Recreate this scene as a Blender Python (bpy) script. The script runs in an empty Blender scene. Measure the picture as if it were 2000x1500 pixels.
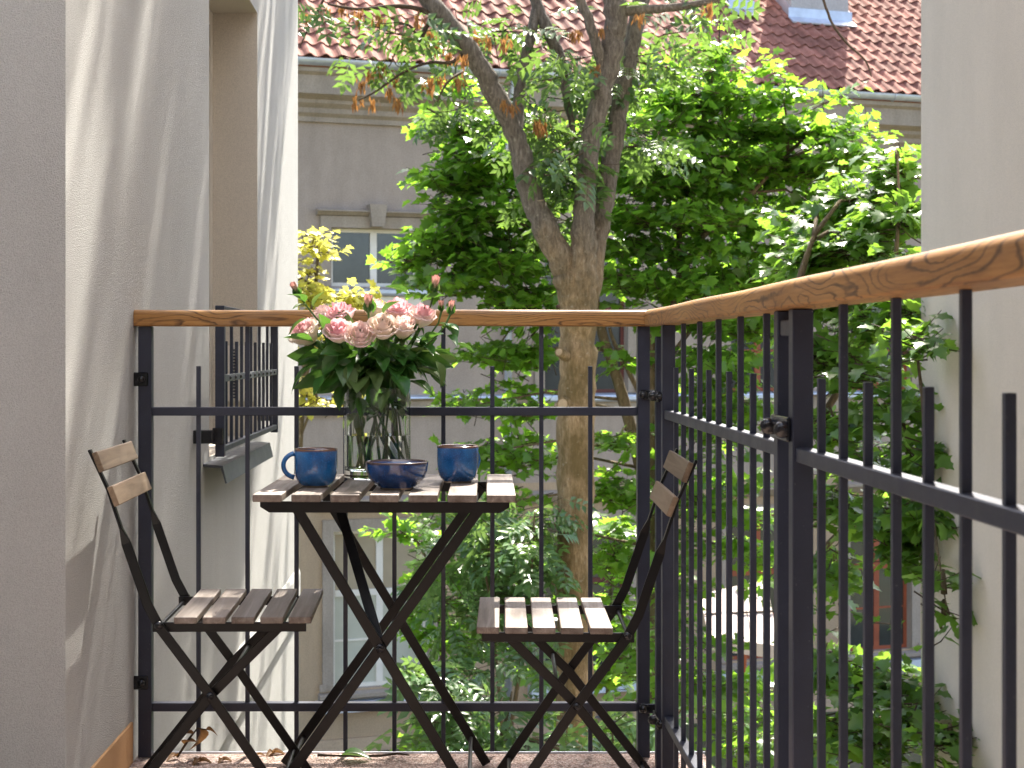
import bpy, bmesh, math, random
import numpy as np
from mathutils import Vector, Matrix, Quaternion
R = math.radians
scene = bpy.context.scene
COL = scene.collection

# ------------------------------------------------------------------ camera, sky, sun, exposure
F = 3000.0                     # focal length in units of a 2000-wide picture
CX, CY, EYE = 890.0, 685.0, 1.0
cam_d = bpy.data.cameras.new('camera')
cam = bpy.data.objects.new('camera', cam_d); COL.objects.link(cam)
cam.location = (0, 0, EYE); cam.rotation_euler = (R(90), 0, 0)
cam_d.sensor_width = 36.0; cam_d.lens = 36.0 * F / 2000.0
cam_d.shift_x = (1000 - CX) / 2000.0; cam_d.shift_y = -(750 - CY) / 2000.0
cam_d.clip_start = 0.05; cam_d.clip_end = 3000
cam_d.dof.use_dof = True; cam_d.dof.focus_distance = 3.45; cam_d.dof.aperture_fstop = 13.0
scene.camera = cam

SUN = Vector((0.28, 1.0, 1.42)).normalized()       # direction towards the sun
world = bpy.data.worlds.new('World'); scene.world = world; world.use_nodes = True
wn = world.node_tree.nodes; wl = world.node_tree.links
sky = wn.new('ShaderNodeTexSky'); sky.sky_type = 'NISHITA'; sky.sun_disc = False
sky.air_density = 0.8; sky.dust_density = 3.0; sky.ozone_density = 0.4
sky.sun_elevation = math.asin(SUN.z); sky.sun_rotation = math.atan2(SUN.x, SUN.y)
wn['Background'].inputs['Strength'].default_value = 0.15
wl.new(sky.outputs[0], wn['Background'].inputs['Color'])
sun_d = bpy.data.lights.new('sun', 'SUN'); sun_d.energy = 5.0; sun_d.angle = R(0.53); sun_d.color = (1.0, 0.93, 0.82)
sun = bpy.data.objects.new('sun', sun_d); COL.objects.link(sun)
sun.rotation_euler = (-SUN).to_track_quat('-Z', 'Y').to_euler(); sun.location = (5, 20, 30)
vs = scene.view_settings
vs.view_transform = 'Standard'; vs.look = 'None'; vs.gamma = 1.0; vs.use_curve_mapping = False
vs.exposure = 1.98
scene.cycles.max_bounces = 10; scene.cycles.transmission_bounces = 10; scene.cycles.transparent_max_bounces = 12

def P(px, py, Y):
    return Vector(((px - CX) * Y / F, Y, EYE - (py - CY) * Y / F))

# ------------------------------------------------------------------ object helpers
WM = {}
def wm(o): return WM[o.name] if o is not None else Matrix.Identity(4)
def put(o, parent=None, M=None):
    M = M if M is not None else Matrix.Identity(4)
    COL.objects.link(o); WM[o.name] = M.copy()
    if parent is not None:
        o.parent = parent; o.matrix_local = wm(parent).inverted() @ M
    else:
        o.matrix_local = M
    return o
def tag(o, label=None, cat=None, group=None, kind=None):
    if label: o['label'] = label
    if cat: o['category'] = cat
    if group: o['group'] = group
    if kind: o['kind'] = kind
    return o
def empty(name, M, label=None, cat=None, group=None, kind=None):
    if not isinstance(M, Matrix): M = Matrix.Translation(Vector(M))
    o = bpy.data.objects.new(name, None); o.empty_display_size = 0.05
    put(o, None, M); return tag(o, label, cat, group, kind)
def T(v): return Matrix.Translation(Vector(v))
def RZ(a): return Matrix.Rotation(a, 4, 'Z')
def RX(a): return Matrix.Rotation(a, 4, 'X')
def RY(a): return Matrix.Rotation(a, 4, 'Y')
def frame(p, x, up=Vector((0, 0, 1))):
    x = Vector(x).normalized(); y = Vector(up).cross(x)
    if y.length < 1e-5: y = Vector((0, 1, 0)).cross(x)
    if y.length < 1e-5: y = Vector((1, 0, 0)).cross(x)
    y.normalize(); z = x.cross(y)
    M = Matrix((x, y, z)).transposed().to_4x4(); M.translation = Vector(p); return M

class MB:
    def __init__(s): s.v = []; s.f = []
    def add(s, v, f):
        o = len(s.v); s.v += [tuple(a) for a in v]; s.f += [tuple(i + o for i in q) for q in f]; return s
    def box(s, lo, hi):
        (a, b, c), (d, e, g) = lo, hi
        return s.add([(a,b,c),(d,b,c),(d,e,c),(a,e,c),(a,b,g),(d,b,g),(d,e,g),(a,e,g)],
                     [(0,3,2,1),(4,5,6,7),(0,1,5,4),(1,2,6,5),(2,3,7,6),(3,0,4,7)])
    def tube(s, pts, rad, seg=8, cap=True):
        pts = [Vector(p) for p in pts]; n = len(pts)
        if not hasattr(rad, '__len__'): rad = [rad] * n
        u = None; vs_ = []
        for i, p in enumerate(pts):
            t = (pts[min(i+1, n-1)] - pts[max(i-1, 0)]).normalized()
            if u is None:
                u = t.cross(Vector((0.3, 0.9, 0.31))).normalized()
            u = (u - t * u.dot(t)).normalized(); w = t.cross(u)
            for k in range(seg):
                a = 2 * math.pi * k / seg
                vs_.append(p + (u * math.cos(a) + w * math.sin(a)) * rad[i])
        fs = [(i*seg+k, i*seg+(k+1) % seg, (i+1)*seg+(k+1) % seg, (i+1)*seg+k) for i in range(n-1) for k in range(seg)]
        if cap:
            fs += [tuple(range(seg))[::-1], tuple((n-1)*seg + k for k in range(seg))]
        return s.add(vs_, fs)
    def lathe(s, prof, seg=40):
        n = len(prof); vs_ = []
        for r, z in prof:
            for k in range(seg):
                a = 2*math.pi*k/seg; vs_.append((r*math.cos(a), r*math.sin(a), z))
        fs = [(i*seg+k, i*seg+(k+1) % seg, (i+1)*seg+(k+1) % seg, (i+1)*seg+k) for i in range(n-1) for k in range(seg)]
        return s.add(vs_, fs)
    def extrude(s, prof, axis, a, b):
        """closed 2-D profile (two other axes in order) extruded along axis"""
        n = len(prof); vs_ = []
        for t in (a, b):
            for p, q in prof:
                vs_.append({0: (t, p, q), 1: (p, t, q), 2: (p, q, t)}[axis])
        fs = [(i, (i+1) % n, n+(i+1) % n, n+i) for i in range(n)] + [tuple(range(n))[::-1], tuple(range(n, 2*n))]
        return s.add(vs_, fs)
    def mesh(s, name, mat, smooth=False, fix=True):
        me = bpy.data.meshes.new(name); me.from_pydata(s.v, [], s.f)
        if fix:
            bm = bmesh.new(); bm.from_mesh(me); bmesh.ops.recalc_face_normals(bm, faces=bm.faces); bm.to_mesh(me); bm.free()
        me.materials.append(mat)
        if smooth:
            me.polygons.foreach_set('use_smooth', [True]*len(me.polygons))
            if smooth == 'auto':
                try: me.set_sharp_from_angle(angle=R(38))
                except Exception: pass
        me.update(); return me
    def build(s, name, mat, parent=None, M=None, smooth=False, local=True):
        """coordinates are in the frame M (default: the parent's frame)"""
        o = bpy.data.objects.new(name, s.mesh(name, mat, smooth))
        if M is None: M = wm(parent) if (parent is not None and local) else Matrix.Identity(4)
        return put(o, parent, M)

_bx = {}
def bevbox(lx, ly, lz, bev, mat, seg=1):
    k = (round(lx, 5), round(ly, 5), round(lz, 5), round(bev, 5), mat.name, seg)
    if k not in _bx:
        bm = bmesh.new(); bmesh.ops.create_cube(bm, size=1.0)
        bmesh.ops.scale(bm, vec=(lx, ly, lz), verts=bm.verts)
        if bev > 0: bmesh.ops.bevel(bm, geom=bm.edges[:], offset=bev, segments=seg, profile=0.5, affect='EDGES')
        me = bpy.data.meshes.new('box'); bm.to_mesh(me); bm.free(); me.materials.append(mat); _bx[k] = me
    return _bx[k]
def block(name, lo, hi, mat, parent=None, bev=0.001, seg=1, M=None):
    """axis-aligned bevelled box in the parent's frame (or M)"""
    lo, hi = Vector(lo), Vector(hi); d = hi - lo
    o = bpy.data.objects.new(name, bevbox(d.x, d.y, d.z, bev, mat, seg))
    base = M if M is not None else wm(parent)
    return put(o, parent, base @ T((lo + hi) / 2))
def beam(name, p0, p1, w, h, mat, parent=None, bev=0.001, up=(0, 0, 1)):
    """bar from p0 to p1 in the parent's frame; w across, h along up"""
    p0, p1 = Vector(p0), Vector(p1); L = (p1 - p0).length
    o = bpy.data.objects.new(name, bevbox(L, w, h, bev, mat))
    return put(o, parent, wm(parent) @ frame((p0 + p1) / 2, p1 - p0, Vector(up)))
def inst(name, me, parent, M):
    return put(bpy.data.objects.new(name, me), parent, M)

# ------------------------------------------------------------------ materials
def newmat(name):
    m = bpy.data.materials.new(name); m.use_nodes = True
    nt = m.node_tree; return m, nt, nt.nodes['Principled BSDF'], nt.nodes['Material Output']
def nd(nt, t, **kw):
    n = nt.nodes.new(t)
    for k, v in kw.items():
        if k in n.inputs: n.inputs[k].default_value = v
        else: setattr(n, k, v)
    return n
def ramp(nt, fac, stops):
    r = nt.nodes.new('ShaderNodeValToRGB'); e = r.color_ramp.elements
    while len(e) < len(stops): e.new(0.5)
    for i, (p, c) in enumerate(stops):
        e[i].position = p; e[i].color = (*c, 1) if len(c) == 3 else c
    nt.links.new(fac, r.inputs[0]); return r.outputs[0]
def coords(nt, kind='Object', scale=(1, 1, 1), rnd=False):
    tc = nt.nodes.new('ShaderNodeTexCoord'); mp = nt.nodes.new('ShaderNodeMapping')
    mp.inputs['Scale'].default_value = scale; src = tc.outputs[kind]
    if rnd:
        oi = nt.nodes.new('ShaderNodeObjectInfo'); ml = nd(nt, 'ShaderNodeMath', operation='MULTIPLY'); ml.inputs[1].default_value = 37.0
        nt.links.new(oi.outputs['Random'], ml.inputs[0]); ad = nd(nt, 'ShaderNodeVectorMath', operation='ADD')
        nt.links.new(src, ad.inputs[0]); nt.links.new(ml.outputs[0], ad.inputs[1]); src = ad.outputs[0]
    nt.links.new(src, mp.inputs[0]); return mp.outputs[0]
def noise(nt, vec, scale, detail=4, rough=0.55, dist=0):
    n = nd(nt, 'ShaderNodeTexNoise', Scale=scale, Detail=detail, Roughness=rough, Distortion=dist)
    nt.links.new(vec, n.inputs['Vector']); return n.outputs[0]
def bump(nt, b, h, strength, dist, prev=None):
    n = nd(nt, 'ShaderNodeBump', Strength=strength, Distance=dist)
    nt.links.new(h, n.inputs['Height'])
    if prev is not None: nt.links.new(prev, n.inputs['Normal'])
    if b is not None: nt.links.new(n.outputs[0], b.inputs['Normal'])
    return n.outputs[0]
def mix(nt, fac, a, b, blend='MIX'):
    m = nd(nt, 'ShaderNodeMix', data_type='RGBA', blend_type=blend)
    if isinstance(fac, (int, float)): m.inputs[0].default_value = fac
    else: nt.links.new(fac, m.inputs[0])
    for s, i in ((a, 6), (b, 7)):
        if isinstance(s, tuple): m.inputs[i].default_value = (*s, 1)
        else: nt.links.new(s, m.inputs[i])
    return m.outputs[2]
def setp(b, rough=None, spec=None, col=None, metal=None, coat=None):
    if col: b.inputs['Base Color'].default_value = (*col, 1)
    if rough is not None: b.inputs['Roughness'].default_value = rough
    if spec is not None: b.inputs['Specular IOR Level'].default_value = spec
    if metal is not None: b.inputs['Metallic'].default_value = metal
    if coat is not None: b.inputs['Coat Weight'].default_value = coat

def m_stucco(name, c, grain=420, strength=0.55, var=0.06, stain=0.0):
    m, nt, b, _ = newmat(name); v = coords(nt)
    lo = tuple(x * (1 - var) for x in c); hi = tuple(min(1, x * (1 + var)) for x in c)
    col = ramp(nt, noise(nt, v, 1.7, 6, 0.62), [(0.3, lo), (0.7, hi)])
    gr = noise(nt, v, grain, 2, 0.6)
    col = mix(nt, 0.5, col, ramp(nt, gr, [(0.36, tuple(x*0.62 for x in c)), (0.6, hi)]))
    if stain:
        vs_ = coords(nt, 'Object', (1.5, 1.5, 0.5))
        col = mix(nt, stain, col, ramp(nt, noise(nt, vs_, 2.0, 5, 0.7), [(0.35, tuple(x*0.55 for x in c)), (0.7, hi)]))
    nt.links.new(col, b.inputs['Base Color']); setp(b, 0.92, 0.2)
    bump(nt, b, gr, strength, 0.006); return m
def m_metal(name, c, rough=0.42, spec=0.5, dust=0.25):
    m, nt, b, _ = newmat(name); v = coords(nt, rnd=True)
    n1 = noise(nt, v, 14, 6, 0.7)
    col = ramp(nt, n1, [(0.35, tuple(x*0.85 for x in c)), (0.75, tuple(x*1.18 for x in c))])
    sp = noise(nt, v, 260, 2, 0.5)
    col = mix(nt, ramp(nt, sp, [(0.70, (0, 0, 0)), (0.78, (dust,)*3)]), col, (0.3, 0.29, 0.27))
    nt.links.new(col, b.inputs['Base Color']); setp(b, rough, spec)
    rr = ramp(nt, n1, [(0.3, (rough*0.85,)*3), (0.8, (min(1, rough*1.3),)*3)]); nt.links.new(rr, b.inputs['Roughness'])
    bump(nt, b, noise(nt, v, 180, 3), 0.08, 0.0006); return m
def m_slat(name, c1, c2, c3):
    """weathered acacia, grain along local X"""
    m, nt, b, _ = newmat(name); v = coords(nt, 'Object', (3.0, 55, 55), rnd=True)
    g = noise(nt, v, 1.0, 7, 0.68, 0.6)
    v2 = coords(nt, 'Object', (1.2, 9, 9), rnd=True); g2 = noise(nt, v2, 1.0, 4, 0.6, 1.2)
    col = ramp(nt, g, [(0.28, c1), (0.52, c2), (0.75, c3)])
    col = mix(nt, ramp(nt, g2, [(0.4, (0, 0, 0)), (0.72, (0.6,)*3)]), col, c3)
    oi = nt.nodes.new('ShaderNodeObjectInfo')
    hv = nd(nt, 'ShaderNodeHueSaturation'); mr = nd(nt, 'ShaderNodeMapRange'); mr.inputs['To Min'].default_value = 0.8; mr.inputs['To Max'].default_value = 1.2
    nt.links.new(oi.outputs['Random'], mr.inputs[0]); nt.links.new(mr.outputs[0], hv.inputs['Value']); nt.links.new(col, hv.inputs['Color'])
    nt.links.new(hv.outputs[0], b.inputs['Base Color']); setp(b, 0.55, 0.4)
    bump(nt, b, g, 0.25, 0.0012); return m
def m_oak(name):
    """oiled handrail timber, grain along local X, dark cathedral rings and pores"""
    m, nt, b, _ = newmat(name); v = coords(nt, 'Object', (1.1, 5.5, 5.5), rnd=True)
    ds = nd(nt, 'ShaderNodeTexNoise', Scale=1.6, Detail=2.0); nt.links.new(v, ds.inputs['Vector'])
    ad = nd(nt, 'ShaderNodeVectorMath', operation='MULTIPLY_ADD'); nt.links.new(ds.outputs[1], ad.inputs[0])
    ad.inputs[1].default_value = (1.1, 1.1, 1.1); nt.links.new(v, ad.inputs[2])
    w = nd(nt, 'ShaderNodeTexWave', wave_type='RINGS', rings_direction='X', wave_profile='SAW'); w.inputs['Scale'].default_value = 8.0
    w.inputs['Distortion'].default_value = 2.2; w.inputs['Detail'].default_value = 4; w.inputs['Detail Scale'].default_value = 2.5; nt.links.new(ad.outputs[0], w.inputs['Vector'])
    vf = coords(nt, 'Object', (9, 190, 190), rnd=True); fib = noise(nt, vf, 1.0, 5, 0.7)
    vb = coords(nt, 'Object', (2.4, 7, 7), rnd=True); blot = noise(nt, vb, 1.3, 5, 0.6)
    base = ramp(nt, blot, [(0.25, (0.21, 0.094, 0.022)), (0.5, (0.37, 0.190, 0.050)), (0.8, (0.50, 0.30, 0.088))])
    base = mix(nt, 0.5, base, ramp(nt, fib, [(0.32, (0.13, 0.05, 0.016)), (0.68, (0.5, 0.26, 0.085))]))
    wear = noise(nt, coords(nt, 'Object', (1.5, 14, 14), rnd=True), 2.2, 6, 0.7)
    base = mix(nt, ramp(nt, wear, [(0.52, (0, 0, 0)), (0.72, (0.55,)*3)]), base, (0.30, 0.215, 0.14))
    line = ramp(nt, w.outputs[1], [(0.0, (0, 0, 0)), (0.66, (0, 0, 0)), (0.88, (0.9,)*3), (1.0, (0.3,)*3)])
    brk = ramp(nt, noise(nt, coords(nt, 'Object', (3, 9, 9), rnd=True), 2.0, 3), [(0.36, (0.25,)*3), (0.55, (1, 1, 1))])
    lf = mix(nt, 1.0, line, brk, 'MULTIPLY')
    col = mix(nt, lf, base, (0.035, 0.014, 0.006))
    nt.links.new(col, b.inputs['Base Color']); setp(b, 0.5, 0.4)
    bump(nt, b, fib, 0.18, 0.001); return m
def m_plain(name, c, rough=0.6, spec=0.4, var=0.12, scale=6, bstr=0.1, metal=0.0):
    m, nt, b, _ = newmat(name); v = coords(nt, rnd=True); n = noise(nt, v, scale, 5, 0.6)
    col = ramp(nt, n, [(0.3, tuple(x*(1-var) for x in c)), (0.7, tuple(min(1, x*(1+var)) for x in c))])
    nt.links.new(col, b.inputs['Base Color']); setp(b, rough, spec, metal=metal)
    if bstr: bump(nt, b, noise(nt, v, scale*12, 4), bstr, 0.002)
    return m
def m_leaf(name, c1, c2, trans, tmix=0.42, rough=0.34, spec=0.5):
    m, nt, b, out = newmat(name); g = nt.nodes.new('ShaderNodeNewGeometry')
    col = ramp(nt, g.outputs['Random Per Island'], [(0.0, c1), (1.0, c2)])
    nt.links.new(col, b.inputs['Base Color']); setp(b, rough, spec)
    tr = nt.nodes.new('ShaderNodeBsdfTranslucent')
    tc = mix(nt, g.outputs['Random Per Island'], tuple(x*0.7 for x in trans), trans); nt.links.new(tc, tr.inputs[0])
    mx = nt.nodes.new('ShaderNodeMixShader'); mx.inputs[0].default_value = tmix
    nt.links.new(b.outputs[0], mx.inputs[1]); nt.links.new(tr.outputs[0], mx.inputs[2]); nt.links.new(mx.outputs[0], out.inputs[0]); return m
def m_bark(name, c1, c2, c3, moss=None, stretch=0.22, fade=False):
    m, nt, b, _ = newmat(name); v = coords(nt, 'Object', (1, 1, stretch))
    n1 = noise(nt, v, 55, 8, 0.75, 0.4); n2 = noise(nt, coords(nt, 'Object', (1, 1, 0.5)), 5.5, 5, 0.65)
    col = ramp(nt, n1, [(0.3, c1), (0.52, c2), (0.74, c3)])
    if moss: col = mix(nt, ramp(nt, n2, [(0.42, (0, 0, 0)), (0.58, (0.85,)*3)]), col, moss)
    if fade:      # brown lower bole, sunlight put into its tan, passing into grey smooth bark at the fork
        tc = nt.nodes.new('ShaderNodeTexCoord'); sx = nt.nodes.new('ShaderNodeSeparateXYZ'); nt.links.new(tc.outputs['Object'], sx.inputs[0])
        ad = nd(nt, 'ShaderNodeMath', operation='MULTIPLY_ADD'); nt.links.new(n2, ad.inputs[0]); ad.inputs[1].default_value = 1.0; nt.links.new(sx.outputs[2], ad.inputs[2])
        mr = nd(nt, 'ShaderNodeMapRange'); mr.inputs[1].default_value = 1.75; mr.inputs[2].default_value = 2.5; nt.links.new(ad.outputs[0], mr.inputs[0])
        col = mix(nt, mr.outputs[0], col, ramp(nt, n1, [(0.3, (0.045, 0.036, 0.028)), (0.52, (0.15, 0.128, 0.105)), (0.74, (0.29, 0.26, 0.22))]))
    lich = noise(nt, coords(nt), 30, 4, 0.7)
    col = mix(nt, ramp(nt, lich, [(0.6, (0, 0, 0)), (0.7, (0.55,)*3)]), col, (0.36, 0.34, 0.27))
    nt.links.new(col, b.inputs['Base Color']); setp(b, 0.9, 0.2)
    bump(nt, b, n1, 1.0, 0.02); return m
def m_ceramic(name, h, rim, c1, c2):
    m, nt, b, _ = newmat(name); v = coords(nt, rnd=True)
    sp = noise(nt, v, 420, 3, 0.6); big = noise(nt, v, 22, 5, 0.6)
    col = ramp(nt, big, [(0.3, c1), (0.72, c2)])
    col = mix(nt, ramp(nt, sp, [(0.55, (0, 0, 0)), (0.72, (0.5,)*3)]), col, tuple(min(1, x*2.4) for x in c2))
    tc = nt.nodes.new('ShaderNodeTexCoord'); sx = nt.nodes.new('ShaderNodeSeparateXYZ'); nt.links.new(tc.outputs['Object'], sx.inputs[0])
    wob = nd(nt, 'ShaderNodeMath', operation='MULTIPLY_ADD'); nt.links.new(big, wob.inputs[0]); wob.inputs[1].default_value = 0.004; nt.links.new(sx.outputs[2], wob.inputs[2])
    mr = nd(nt, 'ShaderNodeMapRange'); mr.inputs[1].default_value = h - 0.006; mr.inputs[2].default_value = h + 0.0012; nt.links.new(wob.outputs[0], mr.inputs[0])
    col = mix(nt, ramp(nt, mr.outputs[0], [(0.15, (0, 0, 0)), (0.7, (1, 1, 1))]), col, rim)
    foot = nd(nt, 'ShaderNodeMapRange'); foot.inputs[1].default_value = 0.003; foot.inputs[2].default_value = 0.0045; nt.links.new(sx.outputs[2], foot.inputs[0])
    col = mix(nt, foot.outputs[0], (0.28, 0.24, 0.19), col)
    nt.links.new(col, b.inputs['Base Color']); setp(b, 0.16, 0.55, coat=0.5)
    b.inputs['Coat Roughness'].default_value = 0.06
    bump(nt, b, big, 0.06, 0.002); return m
def m_petal(name, tip, mid, base):
    m, nt, b, out = newmat(name); at = nd(nt, 'ShaderNodeAttribute', attribute_name='t')
    n = noise(nt, coords(nt, rnd=True), 60, 3); ad = nd(nt, 'ShaderNodeMath', operation='MULTIPLY_ADD')
    nt.links.new(n, ad.inputs[0]); ad.inputs[1].default_value = 0.25
    sb = nd(nt, 'ShaderNodeMath', operation='SUBTRACT'); nt.links.new(at.outputs['Fac'], sb.inputs[0]); sb.inputs[1].default_value = 0.12
    nt.links.new(sb.outputs[0], ad.inputs[2])
    col = ramp(nt, ad.outputs[0], [(0.12, base), (0.5, mid), (0.9, tip)])
    nt.links.new(col, b.inputs['Base Color']); setp(b, 0.6, 0.25)
    tr = nt.nodes.new('ShaderNodeBsdfTranslucent'); nt.links.new(col, tr.inputs[0])
    mx = nt.nodes.new('ShaderNodeMixShader'); mx.inputs[0].default_value = 0.35
    nt.links.new(b.outputs[0], mx.inputs[1]); nt.links.new(tr.outputs[0], mx.inputs[2]); nt.links.new(mx.outputs[0], out.inputs[0]); return m
def m_glass(name, ior, tint=(1, 1, 1), rough=0.0):
    m, nt, b, _ = newmat(name); setp(b, rough, 0.5, tint); b.inputs['Transmission Weight'].default_value = 1.0; b.inputs['IOR'].default_value = ior; return m

MW = m_stucco('white stucco', (0.57, 0.575, 0.555), 430, 1.0, 0.06, 0.16)
MJ = m_stucco('cream stucco', (0.66, 0.60, 0.50), 380, 0.3)
MREAR = m_stucco('pale house render', (0.74, 0.75, 0.78), 260, 0.3, 0.04)
MWR = m_stucco('beige stucco', (0.66, 0.585, 0.50), 260, 0.35, 0.05, 0.14)
MPL = m_stucco('tan skirting', (0.50, 0.30, 0.15), 500, 0.3)
MFU = m_stucco('grey render', (0.385, 0.31, 0.25), 60, 0.3, 0.20, 0.3)
MFL = m_stucco('bounce warmed render', (0.46, 0.335, 0.215), 60, 0.3, 0.12, 0.25)  # lower facade: warm bounced light put into the wall colour
MST = m_stucco('weathered stone trim', (0.37, 0.305, 0.24), 40, 0.4, 0.18, 0.4)
MRAIL = m_metal('anthracite steel', (0.023, 0.029, 0.052), 0.4, 0.5)
MBLK = m_metal('black steel', (0.0035, 0.0035, 0.004), 0.34, 0.25, 0.04)
MCAP = m_metal('black plastic cap', (0.008, 0.009, 0.012), 0.22, 0.5, 0.05)
MTIN = m_plain('zinc sheet', (0.55, 0.59, 0.66), 0.42, 0.5, 0.15, 5, 0.05, 0.6)
MSILL = m_metal('grey coated sill', (0.07, 0.08, 0.095), 0.4, 0.5)
MSLAT = m_slat('acacia slats', (0.060, 0.040, 0.028), (0.150, 0.118, 0.095), (0.30, 0.265, 0.235))  # weathered grey, with sky reflection on the slat tops put into the colour
MBACK = m_slat('acacia backrest', (0.105, 0.066, 0.036), (0.185, 0.130, 0.082), (0.26, 0.20, 0.135))
MOAK = m_oak('oiled oak')
MWHITE = m_plain('white window paint', (0.74, 0.69, 0.60), 0.5, 0.4, 0.06)
MRED = m_plain('red brown window paint', (0.13, 0.035, 0.025), 0.5, 0.4, 0.2)
MRED2 = m_plain('rust red window paint', (0.30, 0.075, 0.03), 0.5, 0.4, 0.2)
MPANE = m_plain('dark window pane', (0.035, 0.04, 0.038), 0.06, 0.9, 0.3, 2, 0.0)
MBLIND = m_plain('drawn beige blind', (0.36, 0.29, 0.19), 0.5, 0.6, 0.08, 3, 0.0)
MCURT = m_plain('pale curtain behind pane', (0.46, 0.46, 0.37), 0.4, 0.6, 0.12, 2, 0.0)
MMUG = m_ceramic('blue glaze mug', 0.084, (0.12, 0.055, 0.03), (0.006, 0.050, 0.18), (0.018, 0.150, 0.40))
MBOWL = m_ceramic('blue glaze bowl', 0.060, (0.05, 0.03, 0.03), (0.004, 0.024, 0.11), (0.009, 0.070, 0.25))
MGLASS = m_glass('clear glass', 1.48, (0.97, 1.0, 0.985)); MWATER = m_glass('water', 1.333, (0.95, 0.99, 0.96))
MPINK = m_petal('pink petal', (0.84, 0.47, 0.52), (0.88, 0.69, 0.66), (0.85, 0.81, 0.66))
MBLUSH = m_petal('blush petal', (0.88, 0.66, 0.62), (0.90, 0.79, 0.70), (0.85, 0.83, 0.66))
MCREAM = m_petal('cream petal', (0.88, 0.72, 0.64), (0.90, 0.80, 0.66), (0.80, 0.80, 0.52))
MBUD = m_petal('bud petal', (0.52, 0.25, 0.22), (0.58, 0.38, 0.30), (0.30, 0.36, 0.15))
MRL = m_leaf('rose leaf', (0.020, 0.085, 0.018), (0.055, 0.17, 0.034), (0.14, 0.30, 0.04), 0.3, 0.3, 0.5)
MRL2 = m_leaf('rose leaf pale underside', (0.06, 0.12, 0.03), (0.12, 0.19, 0.06), (0.16, 0.26, 0.05), 0.3, 0.5, 0.4)
MSTEM = m_plain('green stem', (0.05, 0.12, 0.025), 0.45, 0.4, 0.3, 20)
MMAPLE = m_leaf('maple leaf', (0.042, 0.110, 0.018), (0.095, 0.19, 0.03), (0.33, 0.62, 0.05), 0.55, 0.30, 0.5)
MMAP2 = m_leaf('shade maple leaf', (0.035, 0.10, 0.02), (0.08, 0.17, 0.035), (0.28, 0.52, 0.05), 0.46, 0.32, 0.5)
MASH = m_leaf('ash leaf', (0.035, 0.085, 0.03), (0.08, 0.14, 0.045), (0.20, 0.34, 0.06), 0.38, 0.35, 0.5)
MYEL = m_leaf('yellow leaf', (0.46, 0.46, 0.07), (0.64, 0.55, 0.13), (0.74, 0.74, 0.14), 0.45, 0.4, 0.4)
MSAP = m_leaf('sapling leaf', (0.035, 0.10, 0.03), (0.09, 0.19, 0.06), (0.22, 0.36, 0.08), 0.38, 0.3, 0.6)
MSEED = m_leaf('dry ash keys', (0.22, 0.085, 0.03), (0.36, 0.20, 0.06), (0.42, 0.2, 0.06), 0.35, 0.6, 0.3)
MDRY = m_leaf('dried leaf', (0.12, 0.06, 0.025), (0.24, 0.13, 0.05), (0.3, 0.15, 0.05), 0.25, 0.6, 0.3)
MBARK = m_bark('ash bark', (0.085, 0.055, 0.028), (0.30, 0.215, 0.120), (0.47, 0.37, 0.25), (0.115, 0.085, 0.034), 0.22, True)  # lighter warm tones carry sunlight painted into the lower trunk
MLIMB = m_bark('grey limb bark', (0.045, 0.036, 0.028), (0.15, 0.128, 0.105), (0.29, 0.26, 0.22), (0.13, 0.12, 0.075))
MBRK2 = m_bark('maple bark', (0.07, 0.05, 0.03), (0.15, 0.115, 0.07), (0.22, 0.18, 0.12))
MTWIG = m_plain('twig', (0.06, 0.042, 0.028), 0.8, 0.2, 0.3, 30)
MCUT = m_plain('cut wood', (0.36, 0.27, 0.17), 0.8, 0.2, 0.2, 30)
MCANVAS = m_plain('white canvas', (0.48, 0.40, 0.36), 0.8, 0.2, 0.06, 4)
MPIG = m_plain('pigeon grey', (0.10, 0.105, 0.12), 0.7, 0.3, 0.4, 40)
def m_tile():
    m, nt, b, _ = newmat('clay tile'); v = coords(nt, rnd=True); n = noise(nt, v, 9, 5, 0.65)
    oi = nt.nodes.new('ShaderNodeObjectInfo')
    col = ramp(nt, n, [(0.25, (0.16, 0.058, 0.038)), (0.55, (0.30, 0.122, 0.084)), (0.8, (0.40, 0.20, 0.145))])
    col = mix(nt, ramp(nt, noise(nt, coords(nt), 1.2, 5, 0.7), [(0.42, (0, 0, 0)), (0.75, (0.5,)*3)]), col, (0.22, 0.15, 0.12))
    g = nt.nodes.new('ShaderNodeNewGeometry')
    col = mix(nt, 0.5, col, mix(nt, g.outputs['Random Per Island'], (0.72,)*3, (1.2,)*3), 'MULTIPLY')
    hv = nd(nt, 'ShaderNodeHueSaturation'); mr = nd(nt, 'ShaderNodeMapRange'); mr.inputs['To Min'].default_value = 0.68; mr.inputs['To Max'].default_value = 1.25
    nt.links.new(oi.outputs['Random'], mr.inputs[0]); nt.links.new(mr.outputs[0], hv.inputs['Value']); nt.links.new(col, hv.inputs['Color'])
    nt.links.new(hv.outputs[0], b.inputs['Base Color']); setp(b, 0.8, 0.2); bump(nt, b, noise(nt, v, 90, 3), 0.3, 0.003); return m
MTILE = m_tile()
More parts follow.
